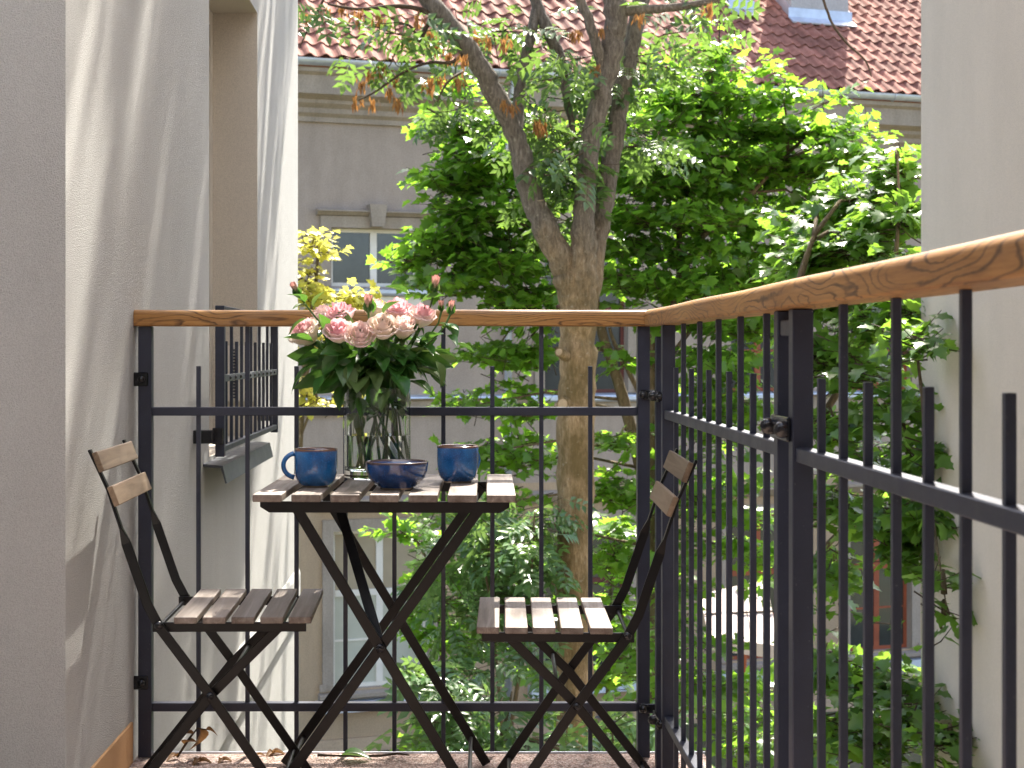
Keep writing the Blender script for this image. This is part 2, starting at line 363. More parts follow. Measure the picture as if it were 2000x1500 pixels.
def m_aggregate():
    m, nt, b, _ = newmat('exposed aggregate'); v = coords(nt)
    vo = nd(nt, 'ShaderNodeTexVoronoi', Scale=230.0); nt.links.new(v, vo.inputs['Vector'])
    sx = nt.nodes.new('ShaderNodeSeparateColor'); nt.links.new(vo.outputs['Color'], sx.inputs[0])
    col = ramp(nt, sx.outputs[0], [(0.0, (0.09, 0.06, 0.05)), (0.3, (0.34, 0.24, 0.2)), (0.65, (0.5, 0.36, 0.31)), (1.0, (0.66, 0.58, 0.53))])
    col = mix(nt, ramp(nt, noise(nt, v, 8, 5), [(0.45, (0, 0, 0)), (0.7, (0.6,)*3)]), col, (0.11, 0.085, 0.06))
    nt.links.new(col, b.inputs['Base Color']); setp(b, 0.8, 0.3); bump(nt, b, vo.outputs['Distance'], 0.9, 0.003); b.inputs['Normal']; return m
MFLOOR = m_aggregate()
def m_ground():
    m, nt, b, _ = newmat('courtyard ground'); v = coords(nt)
    col = ramp(nt, noise(nt, v, 0.8, 8, 0.7), [(0.35, (0.05, 0.075, 0.025)), (0.55, (0.11, 0.10, 0.06)), (0.75, (0.2, 0.17, 0.13))])
    nt.links.new(col, b.inputs['Base Color']); setp(b, 0.95, 0.2); bump(nt, b, noise(nt, v, 30, 5), 0.6, 0.03); return m
MGROUND = m_ground()

# ------------------------------------------------------------------ setting: ground, balcony floor
GZ = -4.8
tag(MB().add([(-300,-100,GZ),(300,-100,GZ),(300,500,GZ),(-300,500,GZ)], [(0,1,2,3)]).build('ground', MGROUND), 'shaded courtyard ground below the balcony', 'ground', kind='structure')
fl = block('balcony_floor', (-0.788, -1.2, -0.16), (0.62, 3.815, 0.0), MFLOOR, None, 0.004); tag(fl, 'speckled aggregate balcony floor', 'floor', kind='structure')
block('edge_flashing', (-0.787, 3.8165, -0.10), (0.62, 3.822, 0.003), MTIN, fl, 0.0, M=Matrix.Identity(4))

def wall_grid(mb, us, zs, holes, fn, depth):
    """sheet with rectangular openings and their reveals; fn(u, d, z) -> point, d = depth into the wall"""
    us = sorted(set(us + [h[0] for h in holes] + [h[1] for h in holes])); zs = sorted(set(zs + [h[2] for h in holes] + [h[3] for h in holes]))
    for a, b in zip(us, us[1:]):
        for c, d in zip(zs, zs[1:]):
            m_, n_ = (a+b)/2, (c+d)/2
            if any(h[0] < m_ < h[1] and h[2] < n_ < h[3] for h in holes): continue
            mb.add([fn(a,0,c), fn(b,0,c), fn(b,0,d), fn(a,0,d)], [(0,1,2,3)])
    return mb
def reveals(mb, h, fn, depth):
    a, b, c, d = h
    mb.add([fn(a,0,c), fn(b,0,c), fn(b,0,d), fn(a,0,d), fn(a,depth,c), fn(b,depth,c), fn(b,depth,d), fn(a,depth,d)],
           [(0,1,5,4),(1,2,6,5),(2,3,7,6),(3,0,4,7)])
    return mb

# ------------------------------------------------------------------ left wing of the house
XL = -0.79
lw = empty('house_wing', (-2.2, 5.4, GZ), 'white stucco house wing with tall recessed window, left of the balcony', 'house')
I4 = Matrix.Identity(4)
HOLE = (4.92, 6.12, 0.66, 2.345)
fnL = lambda u, d, z: (XL - d, u, z)
mb = MB(); wall_grid(mb, [3.11, 7.69], [GZ, 7.5], [HOLE], fnL, 0.2)
mb.add([(XL,3.11,GZ),(-4,3.11,GZ),(-4,3.11,7.5),(XL,3.11,7.5)], [(0,1,2,3)])
mb.add([(XL,7.69,GZ),(-4,7.69,GZ),(-4,7.69,7.5),(XL,7.69,7.5)], [(0,1,2,3)])
mb.add([(XL,3.11,7.5),(XL,7.69,7.5),(-4,7.69,7.5),(-4,3.11,7.5)], [(0,1,2,3)])
mb.add([(-4,3.11,GZ),(-4,7.69,GZ),(-4,7.69,7.5),(-4,3.11,7.5)], [(0,1,2,3)])
mb.build('wall', MW, lw, I4)
reveals(MB(), HOLE, fnL, 0.178).build('window_reveal', MJ, lw, I4)
wi = MB()
for a, b, c, d in ((4.921,4.98,0.661,2.344),(6.06,6.119,0.661,2.344),(4.98,6.06,0.661,0.72),(4.98,6.06,2.285,2.344),(5.49,5.55,0.72,2.285)):
    wi.box((-1.03, a, c), (-0.968, b, d))
wo = wi.build('window', MWHITE, lw, I4)
for a, b in ((4.98, 5.49), (5.55, 6.06)):
    MB().box((-1.005, a, 0.72), (-0.997, b, 2.285)).build('pane', MPANE, wo, I4)
sl = MB().extrude([(XL-0.17, 0.655), (XL-0.17, 0.662), (XL+0.062, 0.640), (XL+0.075, 0.585), (XL+0.070, 0.585), (XL+0.056, 0.632)], 1, 4.80, 6.02)
# profile axes are x and z, extruded along y
sl.build('window_sill', MSILL, lw, I4)
block('skirting', (XL-0.01, 3.112, -0.05), (XL+0.006, 3.735, 0.098), MPL, lw, 0.002, M=I4)
MB().extrude([(XL-0.02, -0.34), (XL+0.008, -0.33), (XL+0.014, -0.31), (XL+0.014, -0.11), (XL+0.006, -0.085), (XL-0.02, -0.08)], 1, 3.84, 7.68).build('ledge', MW, lw, I4)
vp = block('vent_plate', (XL-0.135, 6.09, 0.80), (XL-0.006, 6.112, 1.02), MWHITE, lw, 0.002, M=I4)
for i in range(16):
    block('vent_slat', (XL-0.100, 6.078, 0.812+i*0.0125), (XL-0.075, 6.088, 0.818+i*0.0125), MRAIL, vp, 0.0005, M=I4)

# window grille in front of the recessed window
XG = -0.72
gr = empty('window_grille', (XG, 5.4, 0.676), 'low anthracite grille bolted before the recessed window of the white wing', 'grille')
for y in (4.70, 6.10):
    block('post', (XG-0.014, y-0.014, 0.676), (XG+0.014, y+0.014, 1.138), MRAIL, gr, 0.0015, M=I4)
block('top_rail', (XG-0.014, 4.715, 1.11), (XG+0.014, 6.085, 1.137), MRAIL, gr, 0.0015, M=I4)
block('bottom_rail', (XG-0.012, 4.715, 0.690), (XG+0.012, 6.085, 0.708), MRAIL, gr, 0.0015, M=I4)
block('mid_rail', (XG+0.0055, 4.715, 0.905), (XG+0.012, 6.085, 0.927), MSILL, gr, 0.0015, M=I4)
for i in range(11):
    y = 4.815 + i * 0.117; tall = i % 2 == 1
    block('bar', (XG-0.005, y-0.005, 0.7085), (XG+0.005, y+0.005, 1.1095 if tall else 1.03), MRAIL, gr, 0.001, M=I4)
    MB().lathe([(0, 0.006), (0.004, 0.005), (0.007, 0.0)], 10).build('bolt', MCAP, gr, T((XG+0.0122, y, 0.916)) @ RY(R(90)), smooth=True)
block('bracket', (XL-0.002, 4.62, 0.72), (XG-0.012, 4.668, 0.76), MCAP, gr, 0.003, M=I4)
block('bracket', (XL-0.002, 6.12, 0.72), (XG-0.012, 6.16, 0.76), MCAP, gr, 0.003, M=I4)
for y in (4.668, 6.10): block('bracket_plate', (XG-0.02, y, 0.715), (XG+0.012, y+0.02, 0.765), MCAP, gr, 0.002, M=I4)

# ------------------------------------------------------------------ right wing
XR = 2.33
rw = empty('house_wing', (3.8, 5.0, GZ), 'plain beige plastered house wing at the right edge', 'house')
mb = MB().box((XR, -1.3, GZ), (5.2, 7.69, 7.5)); mb.build('wall', MWR, rw, I4)
MB().box((-4.0, -1.6, GZ), (5.2, -1.302, 7.5)).build('rear_wall', MREAR, rw, I4)      # the house behind the camera
MB().box((-3.998, -1.301, 2.75), (XR-.002, 0.9, 2.95)).build('added_shade_slab', MREAR, rw, I4)      # unseen slab added to shade the rear wall and left front face

MB().box((-4.3, -1.6, GZ), (-4.002, 3.108, 7.5)).build('added_side_wall', MREAR, rw, I4)  # unseen wall added to keep open skylight off the left front face

# ------------------------------------------------------------------ far apartment building
FA = math.atan2(3.3, 9.81)
FX = Vector((math.cos(FA), math.sin(FA), 0)); FN = Vector((FX.y, -FX.x, 0))   # along the facade, outward
A0 = Vector((-2.26, 22.0, 0))
BM_ = T((A0.x, A0.y, 0)) @ RZ(FA)          # local x along facade, local y into the building, z up
bd = empty('apartment_building', T((A0.x, A0.y, GZ)) @ RZ(FA), 'old grey rendered tenement with clay tile roof across the courtyard', 'building')
def fac(px, py, out=0.0):
    k = (px - CX) / F; a = A0 + FN * out
    s = (a.y * k - a.x) / (FX.x - FX.y * k); Y = a.y + FX.y * s
    return s, EYE - (py - CY) * Y / F
def rowz(px, y0, y1): return fac(px, y1)[1], fac(px, y0)[1]
zl0, zl1 = rowz(735, 1035, 1342); zm0, zm1 = rowz(1142, 490, 768); zu0, zu1 = rowz(735, 447, 560)
cols = [(650, 838), (1062, 1224), (1425, 1545), (1658, 1778)]
S = lambda px: fac(px, 700)[0]
wins = [(S(646), S(818), zu0, zu1, MWHITE, 'upper'), (S(650), S(838), zl0, zl1, MWHITE, 'low')]
for (a, b), mt in zip(cols[1:], (MRED, MRED2, MRED2)):
    wins.append((S(a), S(b), zm0, zm1, mt, 'mid')); wins.append((S(a), S(b), zl0, zl1, mt, 'low'))
fnF = lambda u, d, z: (u, d, z)
CZ = 4.285
zsplit = zl1 + 0.62
holes = [w[:4] for w in wins]
mb = MB(); wall_grid(mb, [-8, 18], [zsplit, CZ + 0.8], [h for h in holes if h[2] > zsplit], fnF, .2); mb.build('wall', MFU, bd, BM_)
mb = MB(); wall_grid(mb, [-8, 18], [GZ, zsplit], [h for h in holes if h[2] < zsplit], fnF, .2)
mb.add([(-8,0,GZ),(-8,11,GZ),(-8,11,CZ+.8),(-8,0,CZ+.8)], [(0,1,2,3)]); mb.add([(18,0,GZ),(18,11,GZ),(18,11,CZ+.8),(18,0,CZ+.8)], [(0,1,2,3)])
mb.build('wall', MFL, bd, BM_)
def strip(name, prof, s0, s1, mat, parent=bd):
    return MB().extrude([(-o, z) for o, z in prof], 0, s0, s1).build(name, mat, parent, BM_)
strip('cornice', [(-.05,CZ),(.05,CZ),(.05,CZ+.07),(.11,CZ+.12),(.11,CZ+.19),(.19,CZ+.25),(.19,CZ+.30),(.33,CZ+.36),(.33,CZ+.62),(.39,CZ+.66),(.39,CZ+.72),(-.05,CZ+.72)], -8, 18, MST)
zc = fac(1142, 772)[1]
strip('string_course', [(-.05,zc-.26),(.05,zc-.26),(.05,zc-.06),(.12,zc-.03),(.12,zc),(-.05,zc+.03)], -8, 18, MST)
strip('course_flashing', [(-.02,zc+.034),(.135,zc+.004),(.14,zc-.02),(.136,zc-.02),(.131,zc+.001),(-.02,zc+.030)], -8, 18, MTIN)
strip('plinth', [(-.05,GZ),(.10,GZ),(.10,fac(690,1462)[1]),(.06,fac(690,1440)[1]),(-.05,fac(690,1440)[1])], -8, 18, MFL)
for (a, b, c, d, mt, kind) in wins:
    fr = MB()
    def bar(x0, x1, z0, z1, y0=0.10, y1=0.16): fr.box((x0, y0, z0), (x1, y1, z1))
    t = 0.055; e = 0.001
    bar(a+e, a+t, c+e, d-e); bar(b-t, b-e, c+e, d-e); bar(a+t, b-t, c+e, c+t); bar(a+t, b-t, d-t, d-e)
    m_ = (a+b)/2; bar(m_-.05, m_+.05, c+t, d-t, 0.095, 0.165)
    zt = None
    if kind != 'upper':
        zt = c + (d-c)*0.60; bar(a+t, m_-.05, zt-.045, zt+.045, 0.09, 0.16); bar(m_+.05, b-t, zt-.045, zt+.045, 0.09, 0.16)
    w = fr.build('window', mt, bd, BM_)
    reveals(MB(), (a, b, c, d), fnF, 0.18).build('window_reveal', MST, w, BM_)
    for (x0, x1) in ((a+t, m_-.05), (m_+.05, b-t)):
        if zt is None: MB().box((x0, .125, c+t), (x1, .135, d-t)).build('pane', MPANE, w, BM_)
        else:
            left = kind == 'low' and mt is MWHITE
            MB().box((x0, .125, zt+.045), (x1, .135, d-t)).build('pane', MBLIND if left else MPANE, w, BM_)
            MB().box((x0, .125, c+t), (x1, .135, zt-.045)).build('pane', MCURT if left else MPANE, w, BM_)
            zb = c + (zt-c)*0.5; MB().box((x0+.001, .11, zb-.015), (x1-.001, .122, zb+.015)).build('glazing_bar', mt, w, BM_)
    # stone surround and sill
    sr = MB(); g = 0.16
    sr.box((a-g, -.05, c), (a-.002, -.003, d+.001)); sr.box((b+.002, -.05, c), (b+g, -.003, d+.001)); sr.box((a-g, -.052, d+.002), (b+g, -.003, d+.17))
    sr.box((a-g-.05, -.08, c), (a-g+.05, -.052, c+.10)); sr.box((b+g-.05, -.08, c), (b+g+.05, -.052, c+.10))
    sr.build('window_surround', MST, w, BM_)
    strip('window_sill', [(-.10,c-.01),(.14,c-.05),(.14,c-.10),(.10,c-.13),(-.02,c-.13)], a-g-.06, b+g+.06, MST if kind == 'low' else MTIN, w)
    if kind == 'low':
        strip('sill_flashing', [(.0,c-.135),(.16,c-.16),(.17,c-.30),(.16,c-.30),(.0,c-.30)], a-g-.1, b+g+.1, MTIN, w)
        strip('hood', [(0.003,d+.30),(.08,d+.32),(.18,d+.42),(.18,d+.46),(.003,d+.50)], a-g-.08, b+g+.08, MST, w)
    if kind == 'upper':
        strip('hood', [(0.003,d+.173),(.07,d+.18),(.12,d+.22),(.15,d+.23),(.15,d+.25),(.003,d+.27)], a-g-.06, b+g+.06, MST, w)
        MB().add([(m_-.09,-.18,d+.02),(m_+.09,-.18,d+.02),(m_+.13,-.2,d+.34),(m_-.13,-.2,d+.34),(m_-.09,-.051,d+.02),(m_+.09,-.051,d+.02),(m_+.13,-.003,d+.34),(m_-.13,-.003,d+.34)],
                 [(0,1,2,3),(4,7,6,5),(0,4,5,1),(1,5,6,2),(2,6,7,3),(3,7,4,0)]).build('keystone', MST, w, BM_)
        strip('apron_panel', [(0.003,c-.62),(.03,c-.62),(.03,c-.14),(.003,c-.14)], a-.05, b+.05, MWHITE, w)
# gutter with straps, downpipe
zg = CZ + 0.83
gp = [( .42 + .095*math.cos(t_), zg + .095*math.sin(t_)) for t_ in [math.pi + math.pi*i/10 for i in range(11)]]
gpi = [( .42 + .088*math.cos(t_), zg + .088*math.sin(t_)) for t_ in [math.pi + math.pi*i/10 for i in range(11)]][::-1]
gut = strip('gutter', gp + gpi, -8, 18, MTIN)
for i in range(34):
    x = -7.6 + i * 0.75
    MB().tube([(x, -.42 + .10*math.cos(t_), zg + .10*math.sin(t_)) for t_ in [math.pi*1.0 + math.pi*j/8 for j in range(9)]], .012, 5).build('gutter_strap', MTIN, gut, BM_)
sp = S(986)
MB().tube([(sp, -.42, zg-.09), (sp, -.40, zg-.2), (sp, -.14, zg-.85), (sp, -.14, GZ+.05)], .055, 10).build('downpipe', MTIN, bd, BM_, smooth=True)
# tiled roof
PITCH = R(40); ZE = CZ + 0.86; YE = -0.40; TW, TG = 0.232, 0.335
roof = MB().add([(-8, YE+.05, ZE-.06), (18, YE+.05, ZE-.06), (18, YE+.05+6.2*math.cos(PITCH), ZE-.06+6.2*math.sin(PITCH)), (-8, YE+.05+6.2*math.cos(PITCH), ZE-.06+6.2*math.sin(PITCH)),
      (-8, 11, CZ+.8), (18, 11, CZ+.8)], [(0,1,2,3), (3,2,5,4)]).build('roof', MTILE, bd, BM_)
def tile_mesh():
    n = 9; v = []; f = []; xs = [TW*1.06*i/(n-1) for i in range(n)]
    def h(x): 
        q = (x / TW) % 1.0
        return 0.040*math.sin(math.pi*min(1, q/0.55))**1.2 if q < 0.55 else -0.016*math.sin(math.pi*(q-0.55)/0.45)
    for (y, dz) in ((-0.03, 0.030), (0.40, 0.0)):
        for x in xs: v.append((x, y, h(min(x, TW*0.999) if x <= TW else x-TW) + dz + 0.014))
    for x in xs: v.append((x, -0.03, h(min(x, TW*0.999) if x <= TW else x-TW) + 0.030 - 0.004))
    for i in range(n-1):
        f.append((i, i+1, n+i+1, n+i)); f.append((2*n+i, 2*n+i+1, i+1, i))
    return v, f
tv, tf = tile_mesh()
tme = bpy.data.meshes.new('tile'); tme.from_pydata(tv, [], tf); tme.materials.append(MTILE)
def tileM(c, r): return T((c*TW, YE + r*TG*math.cos(PITCH), ZE + r*TG*math.sin(PITCH))) @ RX(PITCH)
vis = []; rest = MB(); rngt = random.Random(3)
for c in range(-34, 77):
    for r in range(18):
        wp = BM_ @ tileM(c, r) @ Vector((TW/2, .15, .03)); px = CX + F*wp.x/wp.y; py = CY - F*(wp.z-EYE)/wp.y
        seen = (585 < px < 905 or 1245 < px < 1795) and -12 < py < 210
        vis.append((0 if seen else 1, abs(py-70) + (0 if px > 1245 else 10), c, r))
vis.sort()
for q, (a_, _, c, r) in enumerate(vis):
    M = tileM(c, r) @ T((0, 0, rngt.uniform(-.004, .004))) @ RZ(rngt.uniform(-.012, .012))
    if q < 300: inst('tile', tme, roof, BM_ @ M)
    else: rest.add([M @ Vector(p) for p in tv], tf)
o = bpy.data.objects.new('tile_field', rest.mesh('tile_field', MTILE, fix=False)); put(o, roof, BM_); o['kind'] = 'stuff'
# chimneys on the roof
def roofhit(px, py):
    d = Vector(((px-CX)/F, 1, -(py-CY)/F)); Mi = BM_.inverted(); c0 = Mi @ Vector((0, 0, EYE)); dd = Mi.to_3x3() @ d
    n = Vector((0, -math.sin(PITCH), math.cos(PITCH))); p0 = Vector((0, YE, ZE + .03)); t_ = (p0 - c0).dot(n) / dd.dot(n); return c0 + dd*t_
MCH = m_stucco('chimney render', (0.50, 0.47, 0.45), 60, 0.3, 0.1, 0.3)
for (x0, x1, py) in ((1545, 1655, 38), (1428, 1466, 22)):
    p = roofhit(x0, py); q = roofhit(x1, py + (x1-x0)*0.06); w_ = q.x - p.x; y0 = p.y; z0 = p.z
    ch = MB().box((p.x, y0, z0-.5), (q.x, y0+.75, z0+2.2)).build('chimney', MCH, roof, BM_)
    MB().box((p.x-.08, y0-.08, z0+2.2), (q.x+.08, y0+.83, z0+2.32)).build('chimney_cap', MCH, ch, BM_)
    MB().extrude([(y0-.16, z0-.09), (y0-.012, z0+.03), (y0-.012, z0+.20), (y0-.022, z0+.20), (y0-.024, z0+.045), (y0-.17, z0-.07)], 0, p.x-.06, q.x+.06).build('chimney_flashing', MTIN, ch, BM_)
    for xx in (p.x-.012, q.x+.002):
        MB().add([(xx, y0-.02, z0-.02), (xx+.01, y0-.02, z0-.02), (xx+.01, y0+.74, z0+.62), (xx, y0+.74, z0+.62), (xx, y0-.02, z0+.2), (xx+.01, y0-.02, z0+.2), (xx+.01, y0+.74, z0+.84), (xx, y0+.74, z0+.84)],
                 [(0,1,2,3),(4,7,6,5),(0,4,5,1),(1,5,6,2),(2,6,7,3),(3,7,4,0)]).build('side_flashing', MTIN, ch, BM_)

# pale canvas awning in the courtyard
aw = empty('canvas_awning', P(1440, 1290, 17.0), 'pale canvas awning low in the courtyard behind the right railing', 'awning')
c1, c2, c3, c4 = P(1366, 1160, 17.6), P(1496, 1132, 17.6), P(1522, 1262, 16.6), P(1385, 1244, 16.6)
def sheet(name, q, th, mat, par):
    n = (q[1]-q[0]).cross(q[3]-q[0]).normalized()*th
    return MB().add(q + [a+n for a in q], [(0,1,2,3),(7,6,5,4),(0,4,5,1),(1,5,6,2),(2,6,7,3),(3,7,4,0)]).build(name, mat, par, I4)
h1 = c1.lerp(c2, .62); h2 = c4.lerp(c3, .62)
sheet('canopy_panel', [c1, h1, h2, c4], .01, MCANVAS, aw); sheet('canopy_panel', [h1 + Vector((.008,0,0)), c2, c3, h2 + Vector((.008,0,0))], .01, MCANVAS, aw)
dn = Vector((0, 0, -.14))
sheet('valance', [c4, c3, c3+dn, c4+dn], .008, MCANVAS, aw)
MB().tube([h1 + Vector((0, .1, .25)), h1.lerp(h2, .5) + Vector((0, .1, -.2)), Vector((h1.x-.05, h1.y, GZ))], .035, 8).build('pole', MRED2, aw, I4)
MB().tube([c1.lerp(c4, .5) + Vector((0, -.02, .01)), c2.lerp(c3, .5) + Vector((0, -.02, .01))], .012, 6).build('seam_bar', MTWIG, aw, I4)

# ------------------------------------------------------------------ railings
def bolt(par, p, direction, r=0.011):
    d = Vector(direction).normalized()
    q = Vector((0, 0, 1)).rotation_difference(d).to_matrix().to_4x4()
    prof = [(r*1.0, 0), (r*1.0, r*.5), (r*.86, r*.95), (r*.5, r*1.3), (0, r*1.42)]
    MB().lathe(prof, 14).build('bolt_cap', MCAP, par, T(p) @ q, smooth=True)
YB = 3.79
ZM0, ZM1, ZB0, ZB1, ZH = 0.840, 0.861, 0.112, 0.133, 1.0605
bp = empty('railing_panel', (-.16, YB, 0), 'dark steel railing panel across the balcony end behind the table', 'railing')
def bk(px): return (px - CX) * YB / F
xl0, xl1, xr0, xr1 = bk(272), bk(298), bk(1244), bk(1268)
for a, b in ((xl0, xl1), (xr0, xr1)): block('post', (a, YB-.015, 0.0), (b, YB+.015, ZH-.0005), MRAIL, bp, .0015, M=I4)
for z0, z1, nm in ((ZM0, ZM1, 'mid_rail'), (ZB0, ZB1, 'bottom_rail')):
    block(nm, (xl1+.0005, YB-.011, z0), (xr0-.0005, YB+.011, z1), MRAIL, bp, .0015, M=I4)
for i in range(9):
    x = bk(388 + i*95.6); zt = 0.962 if i % 2 == 0 else ZH-.0005
    b_ = .0053
    block('bar', (x-b_, YB-b_, 0.012), (x+b_, YB+b_, zt), MRAIL, bp, .0008, M=I4)
for zz in (fac and 0.93, 0.185):
    pl = block('wall_bracket', (XL-.003, YB-.022, zz-.017), (xl0+.026, YB-.0155, zz+.017), MCAP, bp, .003, M=I4)
    bolt(bp, (xl0+.010, YB-.022, zz), (0, -1, 0), .010)
# right panels: plane x = .484 .. .514
XP0, XP1 = 0.484, 0.514; XC = 0.4995
def side_panel(label, posts, ys, r0, r1):
    o = empty('railing_panel', (XC, (posts[0]+posts[1])/2, 0), label, 'railing')
    for y in posts: block('post', (XP0, y, 0.0), (XP1, y+.028, ZH-.0005), MRAIL, o, .0015, M=I4)
    for z0, z1, nm in ((ZM0, ZM1, 'mid_rail'), (ZB0+.012, ZB1+.012, 'bottom_rail')):
        block(nm, (XC-.0115, r0, z0), (XC+.0115, r1, z1), MRAIL, o, .0015, M=I4)
    for y, tall in ys:
        block('bar', (XC-.0051, y-.0051, 0.02), (XC+.0051, y+.0051, ZH-.0005 if tall else .962), MRAIL, o, .0008, M=I4)
    return o
p1 = side_panel('far dark steel panel of the right hand railing, beside the chair', (2.31, 3.594), [(3.481-.1126*i, i % 2 == 1) for i in range(10)], 2.3385, 3.5935)
p2 = side_panel('near dark steel panel of the right hand railing, closest to the camera', (0.62, 2.206), [(2.098-.1187*i, i % 2 == 1) for i in range(12)], .6485, 2.2055)
cp = empty('corner_post', (XC, 3.69, 0), 'slim dark corner support post between the two railings', 'post')
block('post', (.480, 3.675, 0), (.508, 3.703, 1.034), MRAIL, cp, .0015, M=I4)
for zz, dz in ((0.892, 0), (0.122, 0)):
    block('link_plate', (xr0+.006, YB-.024, zz-.012), (.506, YB-.0165, zz+.012), MCAP, cp, .002, M=I4)
    bolt(cp, (xr0+.012, YB-.024, zz), (0, -1, 0), .011)
    block('link_plate', (.474, 3.60, zz-.013), (.4795, 3.70, zz+.013), MCAP, cp, .002, M=I4)
    bolt(cp, (.474, 3.655, zz), (-1, 0, 0), .012)
    bolt(p1, (.4838, 3.608, zz), (-1, 0, 0), .010)
for zz in (0.886, 0.13):
    block('link_plate', (.4775, 2.215, zz-.018), (.4835, 2.330, zz+.018), MCAP, p2, .002, M=I4)
    bolt(p2, (.4775, 2.222, zz), (-1, 0, 0), .0125); bolt(p2, (.4775, 2.322, zz), (-1, 0, 0), .0125)
block('link_box', (.487, 2.238, 1.022), (.511, 2.306, 1.046), MRAIL, p2, .002, M=I4)
# oak handrails
def handrail(name, p0, p1, w, label, skew=0.0):
    h = 0.040; rs = 0.013; prof = []
    for cx_, cz_, a0 in ((w/2-rs, h-rs, 0), (-(w/2-rs), h-rs, 90)):
        for i in range(6):
            t_ = R(a0 + 90*i/5); prof.append((cx_ + rs*math.cos(t_), cz_ + rs*math.sin(t_)))
    prof += [(-w/2, .003), (-w/2+.003, 0), (w/2-.003, 0), (w/2, .003)]
    L = (Vector(p1)-Vector(p0)).length; mb = MB(); n = 40
    v = []
    for i in range(n+1):
        x = -L/2 + L*i/n
        for a, b in prof: v.append((x, a + .0006*math.sin(x*9), b + .0007*math.sin(x*7+1)))
    k = len(prof)
    f = [(i*k+j, i*k+(j+1) % k, (i+1)*k+(j+1) % k, (i+1)*k+j) for i in range(n) for j in range(k)] + [tuple(range(k))[::-1], tuple(n*k+j for j in range(k))]
    M = frame((Vector(p0)+Vector(p1))/2, Vector(p1)-Vector(p0))
    o = mb.add(v, f).build(name, MOAK, None, M, smooth='auto'); return tag(o, label, 'handrail')
handrail('wooden_handrail', (XL+.001, YB+.003, ZH), (.4985, YB+.003, ZH), .064, 'oak handrail along the balcony end, running behind the roses')
handrail('wooden_handrail', (.497, YB-.030, ZH), (.497, .55, ZH), .068, 'oak handrail of the right side with bold dark grain')

# ------------------------------------------------------------------ folding chairs
def flat_leg(par, pts, y, w=.020, t=.005, name='leg'):
    """flat steel bar bent in the x-z plane; flat side faces y"""
    mb = MB(); n = len(pts); v = []
    for i, (x, z, ww, tt) in enumerate(pts):
        a = Vector((pts[max(i-1,0)][0], 0, pts[max(i-1,0)][1])); b = Vector((pts[min(i+1,n-1)][0], 0, pts[min(i+1,n-1)][1]))
        d = (b-a).normalized(); nn = Vector((-d.z, 0, d.x)); p = Vector((x, y, z))
        for sa, sb in ((-1,-1),(1,-1),(1,1),(-1,1)): v.append(p + nn*ww/2*sa + Vector((0, tt/2*sb, 0)))
    f = [(i*4+k, i*4+(k+1) % 4, (i+1)*4+(k+1) % 4, (i+1)*4+k) for i in range(n-1) for k in range(4)] + [(3,2,1,0), tuple((n-1)*4+k for k in range(4))]
    o = mb.add(v, f).build(name, MBLK, par); m = o.modifiers.new('bevel', 'BEVEL'); m.width = .0012; m.segments = 1; m.limit_method = 'ANGLE'; return o
def chair(M, label):
    c = empty('folding_chair', M, label, 'chair', 'folding chairs at the balcony table')
    W = .020; tn = .006
    A = [(-.247,.797,tn,.016),(-.209,.716,tn,.016),(-.182,.635,tn,.016),(-.172,.605,W,.006),(-.128,.478,W,.006),(-.1025,.430,W,.006),(0,.293,W,.006),(.1,.147,W,.006),(.199,.004,W,.006)]
    B = [(.147,.436,W,.006),(0,.290,W,.006),(-.114,.147,W,.006),(-.228,.004,W,.006)]
    for s in (-1, 1):
        flat_leg(c, A, s*.176, name='back_leg'); flat_leg(c, B, s*.155, name='front_leg')
        beam('seat_rail', (-.120, s*.1655, .431), (.196, s*.1655, .431), .005, .020, MBLK, c)
        MB().lathe([(.008,0),(.008,.003),(.004,.006),(0,.007)], 12).build('rivet', MCAP, c, wm(c) @ T((0, s*.179, .292)) @ RX(R(90 if s < 0 else -90)), smooth=True)
        MB().lathe([(.009,0),(.009,.004),(.005,.008),(0,.009)], 12).build('rivet', MCAP, c, wm(c) @ T((-.105, s*.179, .437)) @ RX(R(90 if s < 0 else -90)), smooth=True)
    for x, z, hw in ((-.163, .086, .152), (.140, .088, .173), (.040, .331, .152), (-.110, .428, .173), (.147, .436, .160)):
        MB().tube([(x, -hw, z), (x, hw, z)], .0042, 8).build('crossbar', MBLK, c, smooth='auto')
    for i in range(5):
        x = -.050 + i*.0585
        o = bpy.data.objects.new('seat_slat', bevbox(.375, .047, .014, .0022, MSLAT, 2)); put(o, c, wm(c) @ T((x, 0, .448)) @ RZ(R(90 + random.uniform(-.4, .4))))
    for x, z in ((-.228, .772), (-.197, .702)):
        d = Vector((.247-.172, 0, -.797+.605)).normalized()
        o = bpy.data.objects.new('back_slat', bevbox(.370, .012, .043, .0022, MBACK, 2))
        Mx = Matrix((Vector((0,1,0)), Vector((-d.z*-1,0,d.x*-1)).normalized(), -d)).transposed().to_4x4(); Mx.translation = Vector((x, 0, z))
        put(o, c, wm(c) @ Mx)
    return c
random.seed(5)
chair(T((-.507, 3.330, 0)) @ RZ(R(1.0)), 'slatted wooden folding chair against the white stucco wall, left of the table')
chair(T((.249, 3.262, 0)) @ RZ(R(178)) @ Matrix.Diagonal((.97, 1, .980, 1)), 'slatted wooden folding chair against the right hand railing')

